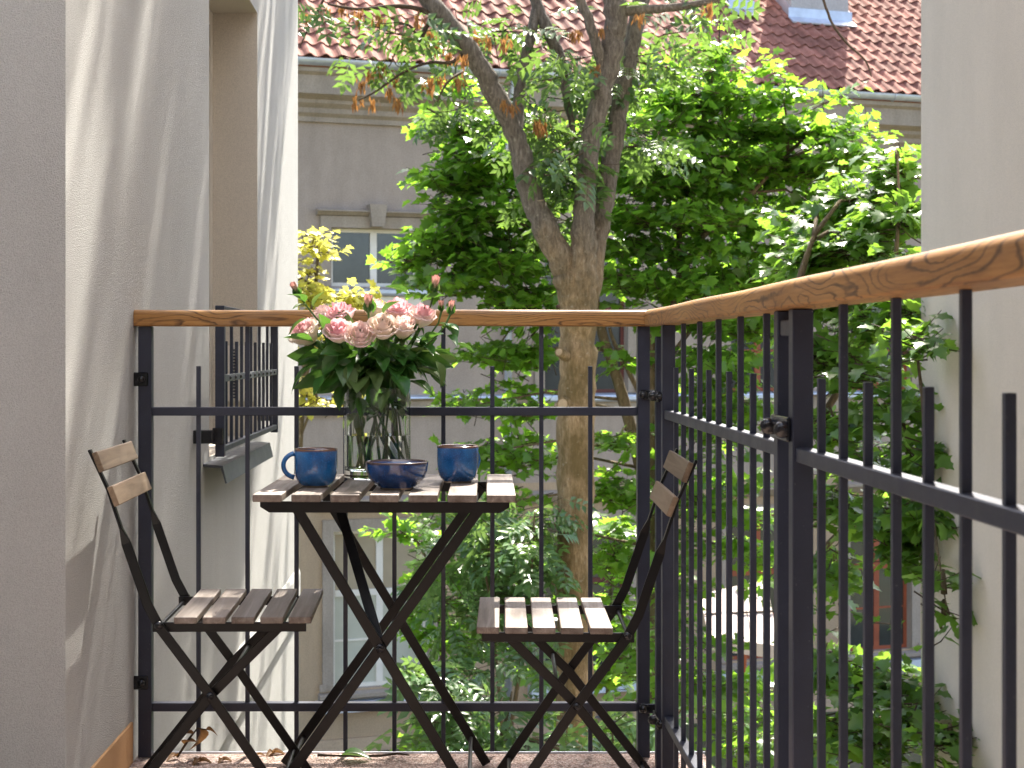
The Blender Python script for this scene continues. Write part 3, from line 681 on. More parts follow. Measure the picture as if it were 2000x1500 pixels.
# ------------------------------------------------------------------ folding table
tb = empty('folding_table', T((-.144, 3.47, 0)) @ RZ(R(-1.2)), 'square slatted folding table with crossed black legs, set with roses and blue mugs', 'table')
for i in range(7):
    o = bpy.data.objects.new('slat', bevbox(.54, .0612, .016, .0025, MSLAT, 2)); put(o, tb, wm(tb) @ T((-.2445 + i*.0815, 0, .692)) @ RZ(R(90)))
for y in (-.245, .245):
    MB().extrude([(-.262,.6835),(.262,.6835),(.262,.672),(.243,.660),(-.243,.660),(-.262,.672)], 1, y-.003, y+.003).build('apron', MBLK, tb)
    s = 1 if y > 0 else -1
    # crossed legs (measured): frame one leans right going down, frame two leans left
    flat_leg(tb, [(-.189,.672,.022,.006),(-.010,.374,.022,.006),(.214,.004,.022,.006)], y - s*.010)
    flat_leg(tb, [(.2026,.672,.022,.006),(-.010,.374,.022,.006),(-.274,.004,.022,.006)], y - s*.018)
    MB().lathe([(.010,0),(.010,.003),(.006,.006),(0,.007)], 12).build('rivet', MCAP, tb, wm(tb) @ T((-.010, y - s*.006 if s > 0 else y + .006, .374)) @ RX(R(90)), smooth=True)
for x, z, hw in ((.176, .068, .232), (-.228, .068, .224), (-.18, .657, .235), (.19, .657, .228)):
    MB().tube([(x, -hw, z), (x, hw, z)], .0045, 8).build('crossbar', MBLK, tb, smooth='auto')
beam('lock_bar', (-.130, .03, .672), (-.010, -.222, .374), .022, .005, MBLK, tb, .001, up=(0, 1, 0))

# ------------------------------------------------------------------ crockery
ZT = .7005
def mug(loc, ang, label):
    m = empty('mug', T(loc) @ RZ(ang), label, 'mug', 'blue glazed mugs')
    r = .0475; h = .084
    prof = [(0,.004),(.026,.004),(.027,.0),(.031,.0),(.032,.004),(.038,.009),(.0435,.018),(.0465,.032),(r,.05),(r,h-.002),(r-.0012,h),(r-.003,h-.001),(r-.004,h-.006),(r-.0045,.04),(.040,.02),(.03,.012),(0,.010)]
    MB().lathe(prof, 44).build('body', MMUG, m, smooth=True)
    pts = []
    for i in range(13):
        t_ = R(78 - 156*i/12); pts.append((r - .006 + .030*math.cos(t_)*1.0, 0, .047 + .027*math.sin(t_)))
    MB().tube(pts, [.0062]+[.0052]*11+[.0060], 12).build('handle', MMUG, m, smooth=True)
mug(P(617, 685, 3.39) * 1 + Vector((0, 0, ZT-1)), R(188), 'blue glazed mug with its handle showing, left of the vase')
mug(P(894, 685, 3.50) + Vector((0, 0, ZT-1)), R(48), 'dark blue glazed mug with handle turned away, right of the vase')
bw = MB().lathe([(0,.004),(.030,.004),(.031,0),(.036,0),(.037,.004),(.050,.012),(.0605,.024),(.066,.040),(.0685,.056),(.0685,.059),(.067,.060),(.0655,.0585),(.063,.042),(.057,.026),(.046,.014),(.03,.009),(0,.008)], 48).build('bowl', MBOWL, None, T(P(775, 685, 3.335) + Vector((0, 0, ZT-1))), smooth=True)
tag(bw, 'wide dark blue glazed bowl in front of the glass vase', 'bowl')

# ------------------------------------------------------------------ vase and roses
VC = P(737, 685, 3.635) + Vector((0, 0, ZT-1)); VR, VH = .0785, .212
va = empty('glass_vase', T(VC), 'clear glass cylinder vase half filled with water, holding pink roses', 'vase')
MB().lathe([(0,0),(VR-.002,0),(VR,.002),(VR,VH-.001),(VR-.0018,VH),(VR-.0036,VH-.001),(VR-.0036,.022),(VR-.008,.018),(0,.018)], 64).build('vase_body', MGLASS, va, smooth='auto')
MB().lathe([(0,.0178),(VR-.008,.0178),(VR-.0033,.0225),(VR-.0033,.101),(0,.101)], 64).build('water', MWATER, va, smooth='auto')

def grid_mesh(name, fn, nu, nv, mat, attr=True):
    v = []; tt = []; f = []
    for j in range(nv+1):
        for i in range(nu+1):
            v.append(fn(-1 + 2*i/nu, j/nv)); tt.append(j/nv)
    for j in range(nv):
        for i in range(nu): a = j*(nu+1)+i; f.append((a, a+1, a+nu+2, a+nu+1))
    me = bpy.data.meshes.new(name); me.from_pydata(v, [], f); me.materials.append(mat)
    if attr:
        at = me.attributes.new('t', 'FLOAT', 'POINT'); at.data.foreach_set('value', tt)
    me.polygons.foreach_set('use_smooth', [True]*len(f)); return me
def petal_fn(r0, r1, rt, h, W, lip):
    def fn(u, v):
        wv = W * (0.30 + 0.70*math.sin(math.pi*min(1, v*0.62+.02))) * (1 - 0.28*max(0, v-.7)/.3)
        rad = r0 + (r1-r0)*math.sin(math.pi/2*min(1, v*1.35)) + (rt-r1)*max(0, (v-.62)/.38)**1.6
        z = h*(v - 0.10*u*u*v**2) - lip*max(0, (v-.78)/.22)**2 + .0012*math.sin(7*u+3*v)*v
        a = u*wv; rad += .0008*math.sin(4*u+1)*v
        return (rad*math.cos(a), rad*math.sin(a), z)
    return fn
LAYERS = [  # r_base, r_belly, r_tip, height, half-angle, lip, count, tilt
    (.002, .0065, .0050, .043, 1.5, .000, 3), (.003, .0115, .0120, .0435, 1.15, .001, 4), (.004, .0165, .0185, .0425, .95, .003, 5),
    (.006, .0225, .0255, .0420, .86, .005, 5), (.006, .0275, .0315, .0400, .86, .008, 5)]
PET = {}
def petal_mesh(l, mat):
    if (l, mat.name) not in PET:
        r0, r1, rt, h, W, lip, n = LAYERS[l]; PET[(l, mat.name)] = grid_mesh('petal', petal_fn(r0, r1, rt, h, W, lip), 6, 6, mat)
    return PET[(l, mat.name)]
def leaf_fn(curl, fold):
    def fn(u, v):
        w = .31*math.sin(math.pi*v**0.85)**0.9 * (1 - .15*v); x = u*w
        return (x, v, -curl*v*v + fold*abs(u)*w*1.2 + .012*math.sin(9*v+2*u)*abs(u))
    return fn
LEAFS = [grid_mesh('leaf', leaf_fn(c, f), 4, 7, m, False) for c, f, m in ((.25, .5, MRL), (.55, .35, MRL), (.1, .6, MRL), (.4, .4, MRL2))]
rr = random.Random(11)
def leaf(par, base, d, L, k=None, roll=None):
    d = Vector(d).normalized(); up = Vector((0, 0, 1)) if roll is None else roll
    x = d.cross(up)
    if x.length < .05: x = d.cross(Vector((0, -1, 0)))
    x.normalize(); z = x.cross(d)
    M = Matrix((x, d, z)).transposed().to_4x4(); M.translation = Vector(base)
    return inst('leaf', LEAFS[rr.randrange(4) if k is None else k], par, M @ Matrix.Diagonal((L*rr.uniform(.85, 1.25), L, L, 1)))
def stem_pts(top, ax, k):
    a = k*2.4; r = Vector((.052*math.cos(a), .052*math.sin(a), 0)); r.x = .35*r.x + max(-.05, min(.05, (top.x - VC.x)*.4))
    if r.length > .060: r *= .060/r.length
    n = VC + r + Vector((0, 0, VH + .01)); g = a + 1.3
    b = VC + Vector((.014 + .050*math.cos(g), .050*math.sin(g), .024))
    pts = []
    q = top - ax*.06
    for i in range(13):
        t_ = i/12
        if t_ < .5: pts.append(b.lerp(n, t_*2))
        else:
            s = (t_-.5)*2; c0 = n; c1 = n + (n-b)*.25; c2 = q; c3 = top
            pts.append(c0*(1-s)**3 + c1*3*s*(1-s)**2 + c2*3*s*s*(1-s) + c3*s**3)
    return pts
def bloom(par, pos, ax, mats, sc, layers=5):
    ax = Vector(ax).normalized(); q = Vector((0, 0, 1)).rotation_difference(ax).to_matrix().to_4x4()
    M0 = T(pos) @ q @ RZ(rr.uniform(0, 6.28)) @ Matrix.Diagonal((sc, sc, sc*1.28, 1))
    core = MB().lathe([(0,-.006),(.006,-.004),(.009,.002),(.006,.012),(.004,.03),(.001,.040)], 10).build('bloom', MSTEM, par, M0, smooth=True)
    for l in range(layers):
        n = LAYERS[l][6]
        for i in range(n):
            mt = mats[0] if l < 3 else mats[1]
            inst('petal', petal_mesh(l, mt), core, M0 @ RZ(6.283*i/n + l*.7 + rr.uniform(-.12, .12)) @ RY(rr.uniform(-.03, .07) + .03*l) @ Matrix.Scale(rr.uniform(.95, 1.05), 4))
    for i in range(5):
        leaf(core, (M0 @ Vector((0, 0, .0) if layers > 3 else (.004*math.cos(i*1.257), .004*math.sin(i*1.257), -.004))), M0.to_3x3() @ Vector((math.cos(i*1.257), math.sin(i*1.257), -.25 if layers > 3 else 3.6)), .022*sc if layers > 3 else .046*sc, None, M0.to_3x3() @ Vector((math.cos(i*1.257), math.sin(i*1.257), 0)))
    return core
roses = [  # px, py (centre of bloom), depth, axis, mats, scale, label
    (596, 648, 3.60, (-.55, -.45, .75), (MPINK, MCREAM), 1.08, 'half open pale rose leaning out at the left of the bouquet'),
    (664, 612, 3.63, (-.15, -.30, 1), (MPINK, MPINK), .98, 'bright pink rose at upper left of the bouquet, behind the blush one'),
    (661, 646, 3.55, (-.10, -.75, .9), (MPINK, MBLUSH), 1.0, 'salmon pink rose left of the lowest front rose'),
    (703, 655, 3.52, (.08, -.95, .75), (MBLUSH, MBLUSH), .98, 'blush rose at the front centre with its spiral facing out, the lowest bloom'),
    (747, 638, 3.54, (.05, -.70, .8), (MCREAM, MCREAM), 1.02, 'cream rose right of the front centre rose'),
    (788, 638, 3.56, (.15, -.45, 1), (MBLUSH, MCREAM), .92, 'cream and blush rose right of the fuller cream rose'),
    (778, 604, 3.62, (.05, -.45, 1), (MPINK, MPINK), .95, 'vivid pink rose at the top of the bouquet'),
    (825, 615, 3.60, (.25, -.40, .95), (MPINK, MBLUSH), .95, 'pink rose at the right edge of the bouquet'),
    (735, 603, 3.70, (.0, -.10, 1), (MBLUSH, MCREAM), .9, 'pale rose at the back behind the central bud'),
    (632, 614, 3.70, (-.3, -.05, 1), (MBLUSH, MBLUSH), .9, 'dusky rose at the back left of the bouquet'),
]
def rose_leaves(o, pts, n, lo, hi, L):
    for i in range(n):
        t_ = rr.uniform(lo, hi); k = t_*(len(pts)-1); j = int(k); b = Vector(pts[j]).lerp(Vector(pts[min(j+1, len(pts)-1)]), k-j)
        out = Vector((b.x-VC.x, b.y-VC.y, 0)); out = out.normalized() if out.length > .001 else Vector((0, -1, 0))
        d = out*rr.uniform(.4, 1.2) + Vector((rr.uniform(-.8, .8), rr.uniform(-.9, .3), rr.uniform(-.55, .45)))
        leaf(o, b, d, L*rr.uniform(.75, 1.25))
for k, (px, py, Y, ax, mats, sc, label) in enumerate(roses):
    ax = Vector(ax).normalized(); top = P(px, py, Y) - ax*.024*sc
    pts = stem_pts(top, ax, k); o = empty('rose', T(pts[0]), label, 'rose', 'roses in the vase')
    MB().tube(pts, [.0032]*11+[.0036, .005], 7).build('stem', MSTEM, o, I4, smooth=True)
    bloom(o, top - ax*.008, ax, mats, sc*1.07)
    rose_leaves(o, pts, 9, .55, .86, .066); rose_leaves(o, pts, 2, .30, .46, .05)
buds = [
    (578, 566, 3.58, (-.45, -.2, .8), .62, 'closed rosebud sticking out highest at the left of the bouquet'),
    (850, 556, 3.60, (.12, -.1, 1), .68, 'tallest pink rosebud, at the upper right of the bouquet'),
    (881, 602, 3.56, (.12, -.1, 1), .55, 'small rosebud at the far right of the bouquet'),
    (719, 594, 3.56, (.0, -.2, 1), .72, 'upright rosebud in the middle of the bouquet among green leaves'),
    (862, 598, 3.64, (-.05, -.1, 1), .45, 'tiny green rosebud between the two right hand buds'),
]
for k, (px, py, Y, ax, sc, label) in enumerate(buds):
    ax = Vector(ax).normalized(); top = P(px, py, Y) - ax*.022*sc
    pts = stem_pts(top, ax, k+10.5); o = empty('rosebud', T(pts[0]), label, 'rosebud', 'rosebuds in the vase')
    MB().tube(pts, [.0026]*11+[.0022, .003], 6).build('stem', MSTEM, o, I4, smooth=True)
    bloom(o, top, ax, (MBUD, MBUD), sc*1.0, 2)
    rose_leaves(o, pts, 5, .60, .95, .046)
# the broad leaves that ring the neck of the vase
ring = [(640,690,-1,-.1,-.15,.075),(612,668,-1,-.3,.25,.07),(620,712,-1,-.3,-.35,.08),(650,730,-.8,-.6,-.6,.072),(672,752,-.3,-.5,-1,.062),(700,735,.3,-.8,-.4,.06),
        (735,728,.1,-.9,-.5,.055),(745,700,.15,-.9,-.3,.06),(770,735,.5,-.7,-.5,.066),(800,745,.8,-.4,-.25,.07),(815,720,1,-.2,-.15,.075),(800,690,.8,-.4,.3,.075),
        (835,690,1,0,.1,.07),(850,705,.6,-.3,-1,.06),(760,760,-.35,-.6,-.5,.06),(690,700,-.5,-.8,.1,.06),(640,655,-.2,-.4,1,.062),(728,612,-.25,-.2,1,.05),(748,612,.7,-.2,.8,.05),
        (600,622,-.9,-.2,-.3,.06),(612,600,.3,-.1,1,.045),(822,590,.9,.1,.35,.06),(800,575,-.8,0,.35,.06),(870,655,.4,-.5,-.2,.05),(890,672,1,0,-.2,.05),(700,775,.2,-.4,-.8,.05),(715,680,.4,-.9,.2,.065),(768,668,-.2,-.9,-.2,.05),(835,665,.5,-.6,.4,.06)]
ros = [o for o in bpy.data.objects if o.get('category') == 'rose']
for i, (px, py, dx, dy, dz, L) in enumerate(ring):
    b = P(px, py, rr.uniform(3.54, 3.60)); par = min(ros, key=lambda o: abs(P(*roses[ros.index(o)][:3]).x - b.x) + rr.uniform(0, .02))
    leaf(par, b, (dx, dy, dz), L, rr.choice((0, 0, 1, 2, 3)))

for i in range(64):
    t_ = rr.uniform(0, 6.283); q = math.sqrt(rr.random()); ex, ey = math.cos(t_)*q, math.sin(t_)*q
    b = P(728 + 118*ex, 712 + 46*ey - 14*abs(ex), rr.uniform(3.55, 3.70)); par = min(ros, key=lambda o: abs(P(*roses[ros.index(o)][:3]).x - b.x) + rr.uniform(0, .03))
    leaf(par, b, (ex*1.3 + rr.gauss(0, .45), rr.uniform(-.5, .1), -ey*.8 - .15 + rr.gauss(0, .45)), rr.uniform(.05, .078), None, Vector((rr.gauss(0, .35), -1, rr.gauss(.35, .35))))

# ------------------------------------------------------------------ debris on the floor edge
def debris():
    rd = random.Random(4)
    o = empty('dried_leaf_sprig', (P(386, 1470, 3.765).x, 3.765, 0), 'curled brown dried leaf sprig at the railing foot below the left chair', 'leaf litter')
    b = Vector(wm(o).translation)
    MB().tube([b + Vector((-.05,.0,.004)), b + Vector((-.02,-.01,.05)), b + Vector((.0,0,.075)), b + Vector((.03,.0,.07))], [.003,.003,.002,.001], 6).build('stalk', MTWIG, o, I4)
    for p, d, L in (((-.03,-.005,.035),(.4,-.3,.8),.034),((-.01,-.004,.06),(-.6,-.2,.5),.028),((.005,0,.075),(.2,-.1,-1),.05),((.02,0,.07),(.9,0,.25),.025),((-.05,0,.005),(-.3,-.4,.3),.03)):
        l_ = leaf(o, b + Vector(p), d, L, 1); l_.data = DRYL
    spots = [(392, 1490, .03, 'small crumpled brown leaf on the floor below the dried sprig'), (438, 1487, .022, 'dark seed husk on the floor between the left chair legs'),
             (502, 1476, .016, 'tiny brown husk by the floor edge, left of the dark railing bar'), (536, 1473, .03, 'curled brown leaf at the floor edge beside the table leg')]
    for px, py, L, lab in spots:
        Y = F*EYE/(py-CY); p = Vector(((px-CX)*Y/F, Y, .001))
        h = empty('dried_leaf', T(p), lab, 'leaf litter', 'dried leaves on the floor')
        for k in range(3):
            l_ = leaf(h, p + Vector((rd.uniform(-.004,.004), 0, .001)), (math.cos(k*2.1), math.sin(k*2.1), .5), L, 1); l_.data = DRYL
    t = empty('twig', (P(700, 1477, 3.76).x, 3.76, .004), 'thin brown twig with one green leaf lying along the floor edge', 'twig')
    p = [P(px, py, 3.76) + Vector((0, 0, .004)) for px, py in ((620, 1478), (655, 1479), (700, 1480), (745, 1479), (775, 1475), (800, 1478))]
    for q in p: q.z = max(q.z, .004)
    MB().tube(p, [.004, .003, .003, .0035, .003, .002], 6).build('stalk', MTWIG, t, I4)
    leaf(t, p[1] + Vector((.015, -.01, .004)), (1, -.1, .12), .075, 0)
DRYL = grid_mesh('leaf', leaf_fn(.9, 1.0), 4, 7, MDRY, False)
debris()

# ------------------------------------------------------------------ trees
def leaf_mesh(name, tpl, tris, Pn, D, N, Sz, mat):
    """join many leaves: template in (x across, y along, z normal)"""
    n = len(Pn); D = D / np.linalg.norm(D, axis=1, keepdims=True)
    X = np.cross(D, N); X /= np.maximum(np.linalg.norm(X, axis=1, keepdims=True), 1e-6); Nn = np.cross(X, D)
    V = Pn[:, None, :] + Sz[:, None, None] * (tpl[None, :, 0:1]*X[:, None, :] + tpl[None, :, 1:2]*D[:, None, :] + tpl[None, :, 2:3]*Nn[:, None, :])
    nv = len(tpl); V = V.reshape(-1, 3).astype(np.float32)
    Fc = (tris[None, :, :] + (np.arange(n)*nv)[:, None, None]).reshape(-1, 3).astype(np.int32)
    me = bpy.data.meshes.new(name); me.vertices.add(len(V)); me.vertices.foreach_set('co', V.ravel())
    me.loops.add(Fc.size); me.loops.foreach_set('vertex_index', Fc.ravel())
    me.polygons.add(len(Fc)); me.polygons.foreach_set('loop_start', np.arange(0, Fc.size, 3, dtype=np.int32)); me.polygons.foreach_set('loop_total', np.full(len(Fc), 3, dtype=np.int32))
    me.materials.append(mat); me.update(calc_edges=True); me.validate(); return me
def maple_tpl():
    half = [(0,0),(.20,-.09),(.42,.02),(.30,.17),(.60,.40),(.36,.45),(.24,.58),(.25,.74),(.11,.80),(0,1.0)]
    out = half + [(-x, y) for x, y in half[-2:0:-1]]
    v = [(0, .34, 0)] + [(x, y, .16*abs(x) - .22*y*y - .10*x*x) for x, y in out]
    n = len(out); return np.array(v), np.array([(0, 1+i, 1+(i+1) % n) for i in range(n)])
def pinnate_tpl(pairs=4, L=.34, w=.085):
    v = []; t = []
    def lf(bx, by, dx, dy, z):
        o = len(v); d = math.hypot(dx, dy); dx, dy = dx/d, dy/d; nx, ny = -dy, dx
        v.extend([(bx,by,z),(bx+dx*L*.45+nx*w,by+dy*L*.45+ny*w,z+.02),(bx+dx*L,by+dy*L,z-.07),(bx+dx*L*.45-nx*w,by+dy*L*.45-ny*w,z+.02)])
        t.extend([(o,o+1,o+2),(o,o+2,o+3)])
    for i in range(pairs):
        y = .22 + .62*i/(pairs-1)
        for s in (-1, 1): lf(0, y, s*.85, .5, -.18*y*y)
    lf(0, .86, 0, 1, -.15)
    o = len(v); v.extend([(-.008,0,0),(.008,0,0),(.008,.9,-.15),(-.008,.9,-.15)]); t.extend([(o,o+1,o+2),(o,o+2,o+3)])
    return np.array(v), np.array(t)
MT, MTt = maple_tpl(); AT, ATt = pinnate_tpl()
def clump_leaves(rng, clumps, size, spray=(6, .32), tilt=.5, droop=.25, tier=0):
    """clumps: (px, py, Y, rx_px, ry_px, rY_m, n). leaves grow in flat sprays inside each clump"""
    Ps, Ds, Ns, Ss, tw = [], [], [], [], []
    for (px, py, Y, rx, ry, rz, n) in clumps:
        c = np.array(P(px, py, Y)); rad = np.array([rx*Y/F, rz, ry*Y/F]); k, L = spray
        for _ in range(max(1, int(n/k))):
            d = rng.normal(size=3); d /= np.linalg.norm(d); s = c + d*rad*rng.random()**.42
            if tier: s[2] = c[2] + tier*np.round((s[2]-c[2])/tier) + rng.normal()*.045 - .12*((s[0]-c[0])**2 + (s[1]-c[1])**2)
            h = np.array([d[0]*1.0 + rng.normal()*.5, d[1] + rng.normal()*.5, .12 + .25*d[2] + rng.normal()*.12]); h /= np.linalg.norm(h)
            side = np.cross(h, [0, 0, 1.0]); side /= np.linalg.norm(side)+1e-6
            nrm = np.cross(side, h); nrm = nrm + rng.normal(size=3)*.22
            tw.append((s - h*L*.6, s + h*L*.5))
            for j in range(k):
                t = (j+.5)/k - .5; sg = 1 if j % 2 else -1
                p = s + h*L*t + side*sg*rng.uniform(.02, .09)*L*2 + rng.normal(size=3)*.015
                dd = h*.6 + side*sg*rng.uniform(.4, 1.0) + np.array([0, 0, -droop*rng.random()*2]) + rng.normal(size=3)*.15
                nn = nrm + rng.normal(size=3)*tilt*.6
                Ps.append(p); Ds.append(dd); Ns.append(nn); Ss.append(size*rng.uniform(.65, 1.2))
    return np.array(Ps), np.array(Ds), np.array(Ns), np.array(Ss), tw
def tri_tubes(segs, r0, r1):
    mb = MB()
    for a, b in segs:
        a, b = Vector(a), Vector(b); m_ = (a+b)/2 + Vector((0, 0, -.02)); mb.tube([a, m_, b], [r0, (r0+r1)/2, r1], 3, cap=False)
    return mb
def limb(mb, pts, Y, r_px, seg=10, sub=5, wob=.012, rng=None):
    """pts: (px, py[, dY]); radii in px; smooth interpolation"""
    V = [P(p[0], p[1], Y + (p[2] if len(p) > 2 else 0)) for p in pts]; rad = [r*Y/F for r in r_px]
    out, ro = [], []
    n = len(V)
    for i in range(n-1):
        a, b, c, d = V[max(i-1, 0)], V[i], V[i+1], V[min(i+2, n-1)]
        for k in range(sub):
            t = k/sub; q = .5*((2*b) + (c-a)*t + (2*a-5*b+4*c-d)*t*t + (-a+3*b-3*c+d)*t**3)
            rr_ = rad[i]*(1-t) + rad[i+1]*t
            if rng: q += Vector((rng.gauss(0, 1), rng.gauss(0, 1), 0))*rr_*wob*4; rr_ *= 1 + rng.gauss(0, .035)
            out.append(q); ro.append(rr_)
    out.append(V[-1]); ro.append(rad[-1]); mb.tube(out, ro, seg); return out

rt = random.Random(21); rng = np.random.default_rng(7)
# --- the ash tree in front
YA = 11.0
ash = empty('ash_tree', T((P(1127, 700, YA).x, YA, GZ)), 'tall ash tree with thick mossy trunk forking above the handrail', 'tree')
mb = MB(); limb(mb, [(1150, 2320), (1128, 1900), (1122, 1480), (1124, 1250), (1122, 1000), (1126, 800), (1128, 690), (1130, 600), (1132, 545), (1140, 500), (1150, 450)], YA, [75, 48, 38, 36, 35.5, 35, 36, 36, 35, 26, 14], 20, 6, .012, rt)
mb.build('trunk', MBARK, ash, I4, smooth=True)
def ash_limb(name, pts, r, mat=MBARK, seg=12, w=.02):
    mb = MB(); o = limb(mb, pts, YA, r, seg, 6, w, rt); mb.build(name, mat, ash, I4, smooth=True); return o
ash_limb('limb', [(1128, 690), (1124, 620), (1114, 560, -.02), (1098, 515, -.05), (1062, 440, -.1), (1030, 360, -.1), (1008, 270, -.1), (965, 180, -.15), (925, 110, -.2), (865, 35, -.25), (815, -30, -.3), (700, -200, -.6), (560, -480, -1.2)], [14, 26, 29, 26, 24, 21, 19, 20, 18, 19, 15, 12, 6])
ash_limb('limb', [(1008, 285, -.1), (1012, 220, .1), (1020, 140, .2), (1042, 50, .3), (1050, -60, .4), (1020, -300, .4), (980, -620, .2)], [10, 12, 11, 10, 10, 8, 5])
ash_limb('limb', [(1130, 690), (1132, 620, -.02), (1134, 555, -.05), (1137, 470, -.08), (1142, 380, -.1), (1152, 280, -.1), (1176, 180, -.1), (1196, 90, -.1), (1204, 20, -.1), (1185, -60, -.1), (1150, -250, -.2), (1120, -560, -.5), (1060, -950, -.8)], [14, 26, 27, 23, 21, 20, 21, 22, 23, 20, 16, 11, 5])
ash_limb('limb', [(1134, 690, .02), (1142, 620, .04), (1155, 545, .08), (1168, 460, .15), (1182, 380, .2), (1200, 280, .25), (1214, 180, .3), (1236, 80, .35), (1262, -40, .4), (1320, -260, .5), (1400, -560, .6), (1440, -900, .6)], [12, 22, 22, 21, 20, 19, 18, 17, 17, 14, 10, 5], MBARK)
ash_limb('branch', [(1180, 150, -.1), (1168, 100, -.15), (1150, 40, -.2), (1130, -10, -.2), (1080, -160, -.4), (1000, -420, -1.0)], [12, 11, 10, 9, 7, 4])
ash_limb('branch', [(1208, 25, -.1), (1240, 20, -.15), (1300, 16, -.2), (1360, 8, -.25), (1420, -12, -.3), (1560, -90, -.5), (1700, -220, -.6)], [12, 9, 8, 7, 6, 5, 3])
ash_limb('branch', [(1092, 110, .3), (1070, 60, .3), (1045, 0, .35), (1010, -80, .35)], [13, 13, 12, 10], MBARK)
ash_limb('branch', [(1120, 260, .3), (1105, 180, .3), (1092, 105, .3)], [6, 9, 12], MBARK)
ash_limb('branch', [(880, 50, -.22), (830, 22, -.3), (780, 12, -.35), (700, 18, -.4), (640, 8, -.45)], [7, 5, 4.5, 3.5, 2], MTWIG, 8)
ash_limb('branch', [(910, 105, -.2), (880, 122, -.3), (840, 122, -.3), (790, 140, -.4), (735, 178, -.4), (700, 196, -.4)], [5, 3.5, 3, 2.5, 2, 1.5], MTWIG, 6)
ash_limb('branch', [(905, 140, -.2), (880, 155, -.3), (862, 180, -.3), (855, 200, -.3)], [3, 2.5, 2, 1.2], MTWIG, 6)
ash_limb('branch', [(840, 40, -.25), (826, 66, -.3), (820, 80, -.3), (800, 50, -.3), (770, 46, -.3)], [5, 5, 4, 3, 2], MTWIG, 6)
ash_limb('branch', [(1560, -90, -.5), (1600, -20, -.5), (1625, 45, -.5), (1655, 85, -.5), (1690, 118, -.5), (1702, 150, -.5)], [4, 2.6, 2.4, 2.2, 1.8, 1.0], MTWIG, 6)
ash_limb('branch', [(670, -120, -.6), (640, -20, -.6), (600, 60, -.6), (585, 95, -.6)], [4, 3, 2, 1], MTWIG, 6)
# pruned stubs
def stub(px, py, dY, d, r, L):
    p = P(px, py, YA + dY); d = Vector(d).normalized(); o = MB().tube([p, p + d*L*.6, p + d*L], [r*1.25, r*1.05, r], 12).build('pruned_stub', MBARK, ash, I4, smooth='auto')
    MB().tube([p + d*(L-.002), p + d*(L+.004)], [r*.78, r*.72], 12).build('cut_face', MCUT, o, I4)
stub(1104, 695, -.11, (-.45, -.75, .25), .033, .10); stub(1052, 412, -.12, (.05, -.35, .9), .04, .08); stub(1103, 790, -.1, (-.5, -.8, .1), .05, .03)
# ash foliage: in view, then the crown above the frame that shades the balcony
acl = [(1190, 110, 11.5, 110, 90, .3, 64), (1060, 230, 11.4, 80, 90, .3, 60), (1120, 330, 11.2, 55, 70, .3, 40), (1240, 290, 11.5, 60, 80, .3, 40), (960, 60, 11.4, 90, 60, .4, 50), (880, 180, 11.2, 60, 60, .3, 24),
       (780, 60, 10.5, 90, 50, .4, 20), (650, 30, 10.4, 60, 40, .4, 8), (1320, 40, 11.2, 90, 50, .4, 28), (1290, 110, 11.2, 40, 40, .3, 16), (1100, 400, 11.3, 40, 60, .2, 30), (740, 120, 10.5, 60, 50, .3, 12), (1105, 290, 10.7, 28, 60, .15, 16), (1100, 120, 10.8, 40, 60, .2, 16)]
up = [(-1.6,8.6,7.4,.9,.7,.6,90),(-.9,9.2,8.5,1.0,.8,.7,140),(-.1,9.4,9.3,1.0,.9,.8,170),(.8,9.6,9.0,1.0,.9,.8,150),(.4,10.2,10.2,1.1,.9,.8,160),(1.6,10.0,8.2,.9,.8,.7,110),(-.6,10.3,7.6,.9,.8,.6,110),
      (.3,9.0,7.4,.8,.7,.6,100),(1.9,10.6,9.6,1.0,.8,.7,100),(-1.5,10.2,9.4,.9,.8,.7,100),(1.0,10.8,7.0,.9,.7,.5,90),(-.2,11.0,8.8,.9,.7,.6,90),(-1.0,8.4,6.6,.7,.6,.5,60),(.1,8.2,8.6,.8,.6,.6,90),(2.4,9.4,7.2,.7,.7,.5,60)]
acl2 = []
for (x, y, z, a, b, c, n) in up:
    acl2.append((CX + F*x/y, CY - F*(z-EYE)/y, y, a*F/y, c*F/y, b, n))
a = clump_leaves(rng, acl + [c[:6] + (int(c[6]*1.1),) for c in acl2], .27, (4, .35), .7, .5)
o = put(bpy.data.objects.new('crown', leaf_mesh('ash_crown', AT, ATt, *a[:4], MASH)), ash); o['kind'] = 'stuff'
tri_tubes([(s, e) for s, e in a[4]], .006, .003).build('twigs', MTWIG, ash, I4)['kind'] = 'stuff'
skel = [Vector(v) for v in ((P(700,-200,10.4)), P(560,-480,9.8), P(980,-620,11.2), P(1120,-560,10.5), P(1060,-950,10.2), P(1400,-560,11.6), P(1440,-900,11.6), P(1000,-420,10), P(1320,-260,11.5))]
for (x, y, z, *_r) in up:
    mb = MB()
    c = Vector((x, y, z)); s = min(skel, key=lambda q: (q-c).length); mb.tube([s, s.lerp(c, .5) + Vector((0, 0, .15)), c], [.035, .025, .012], 6).build('branch', MLIMB, ash, I4, smooth=True)
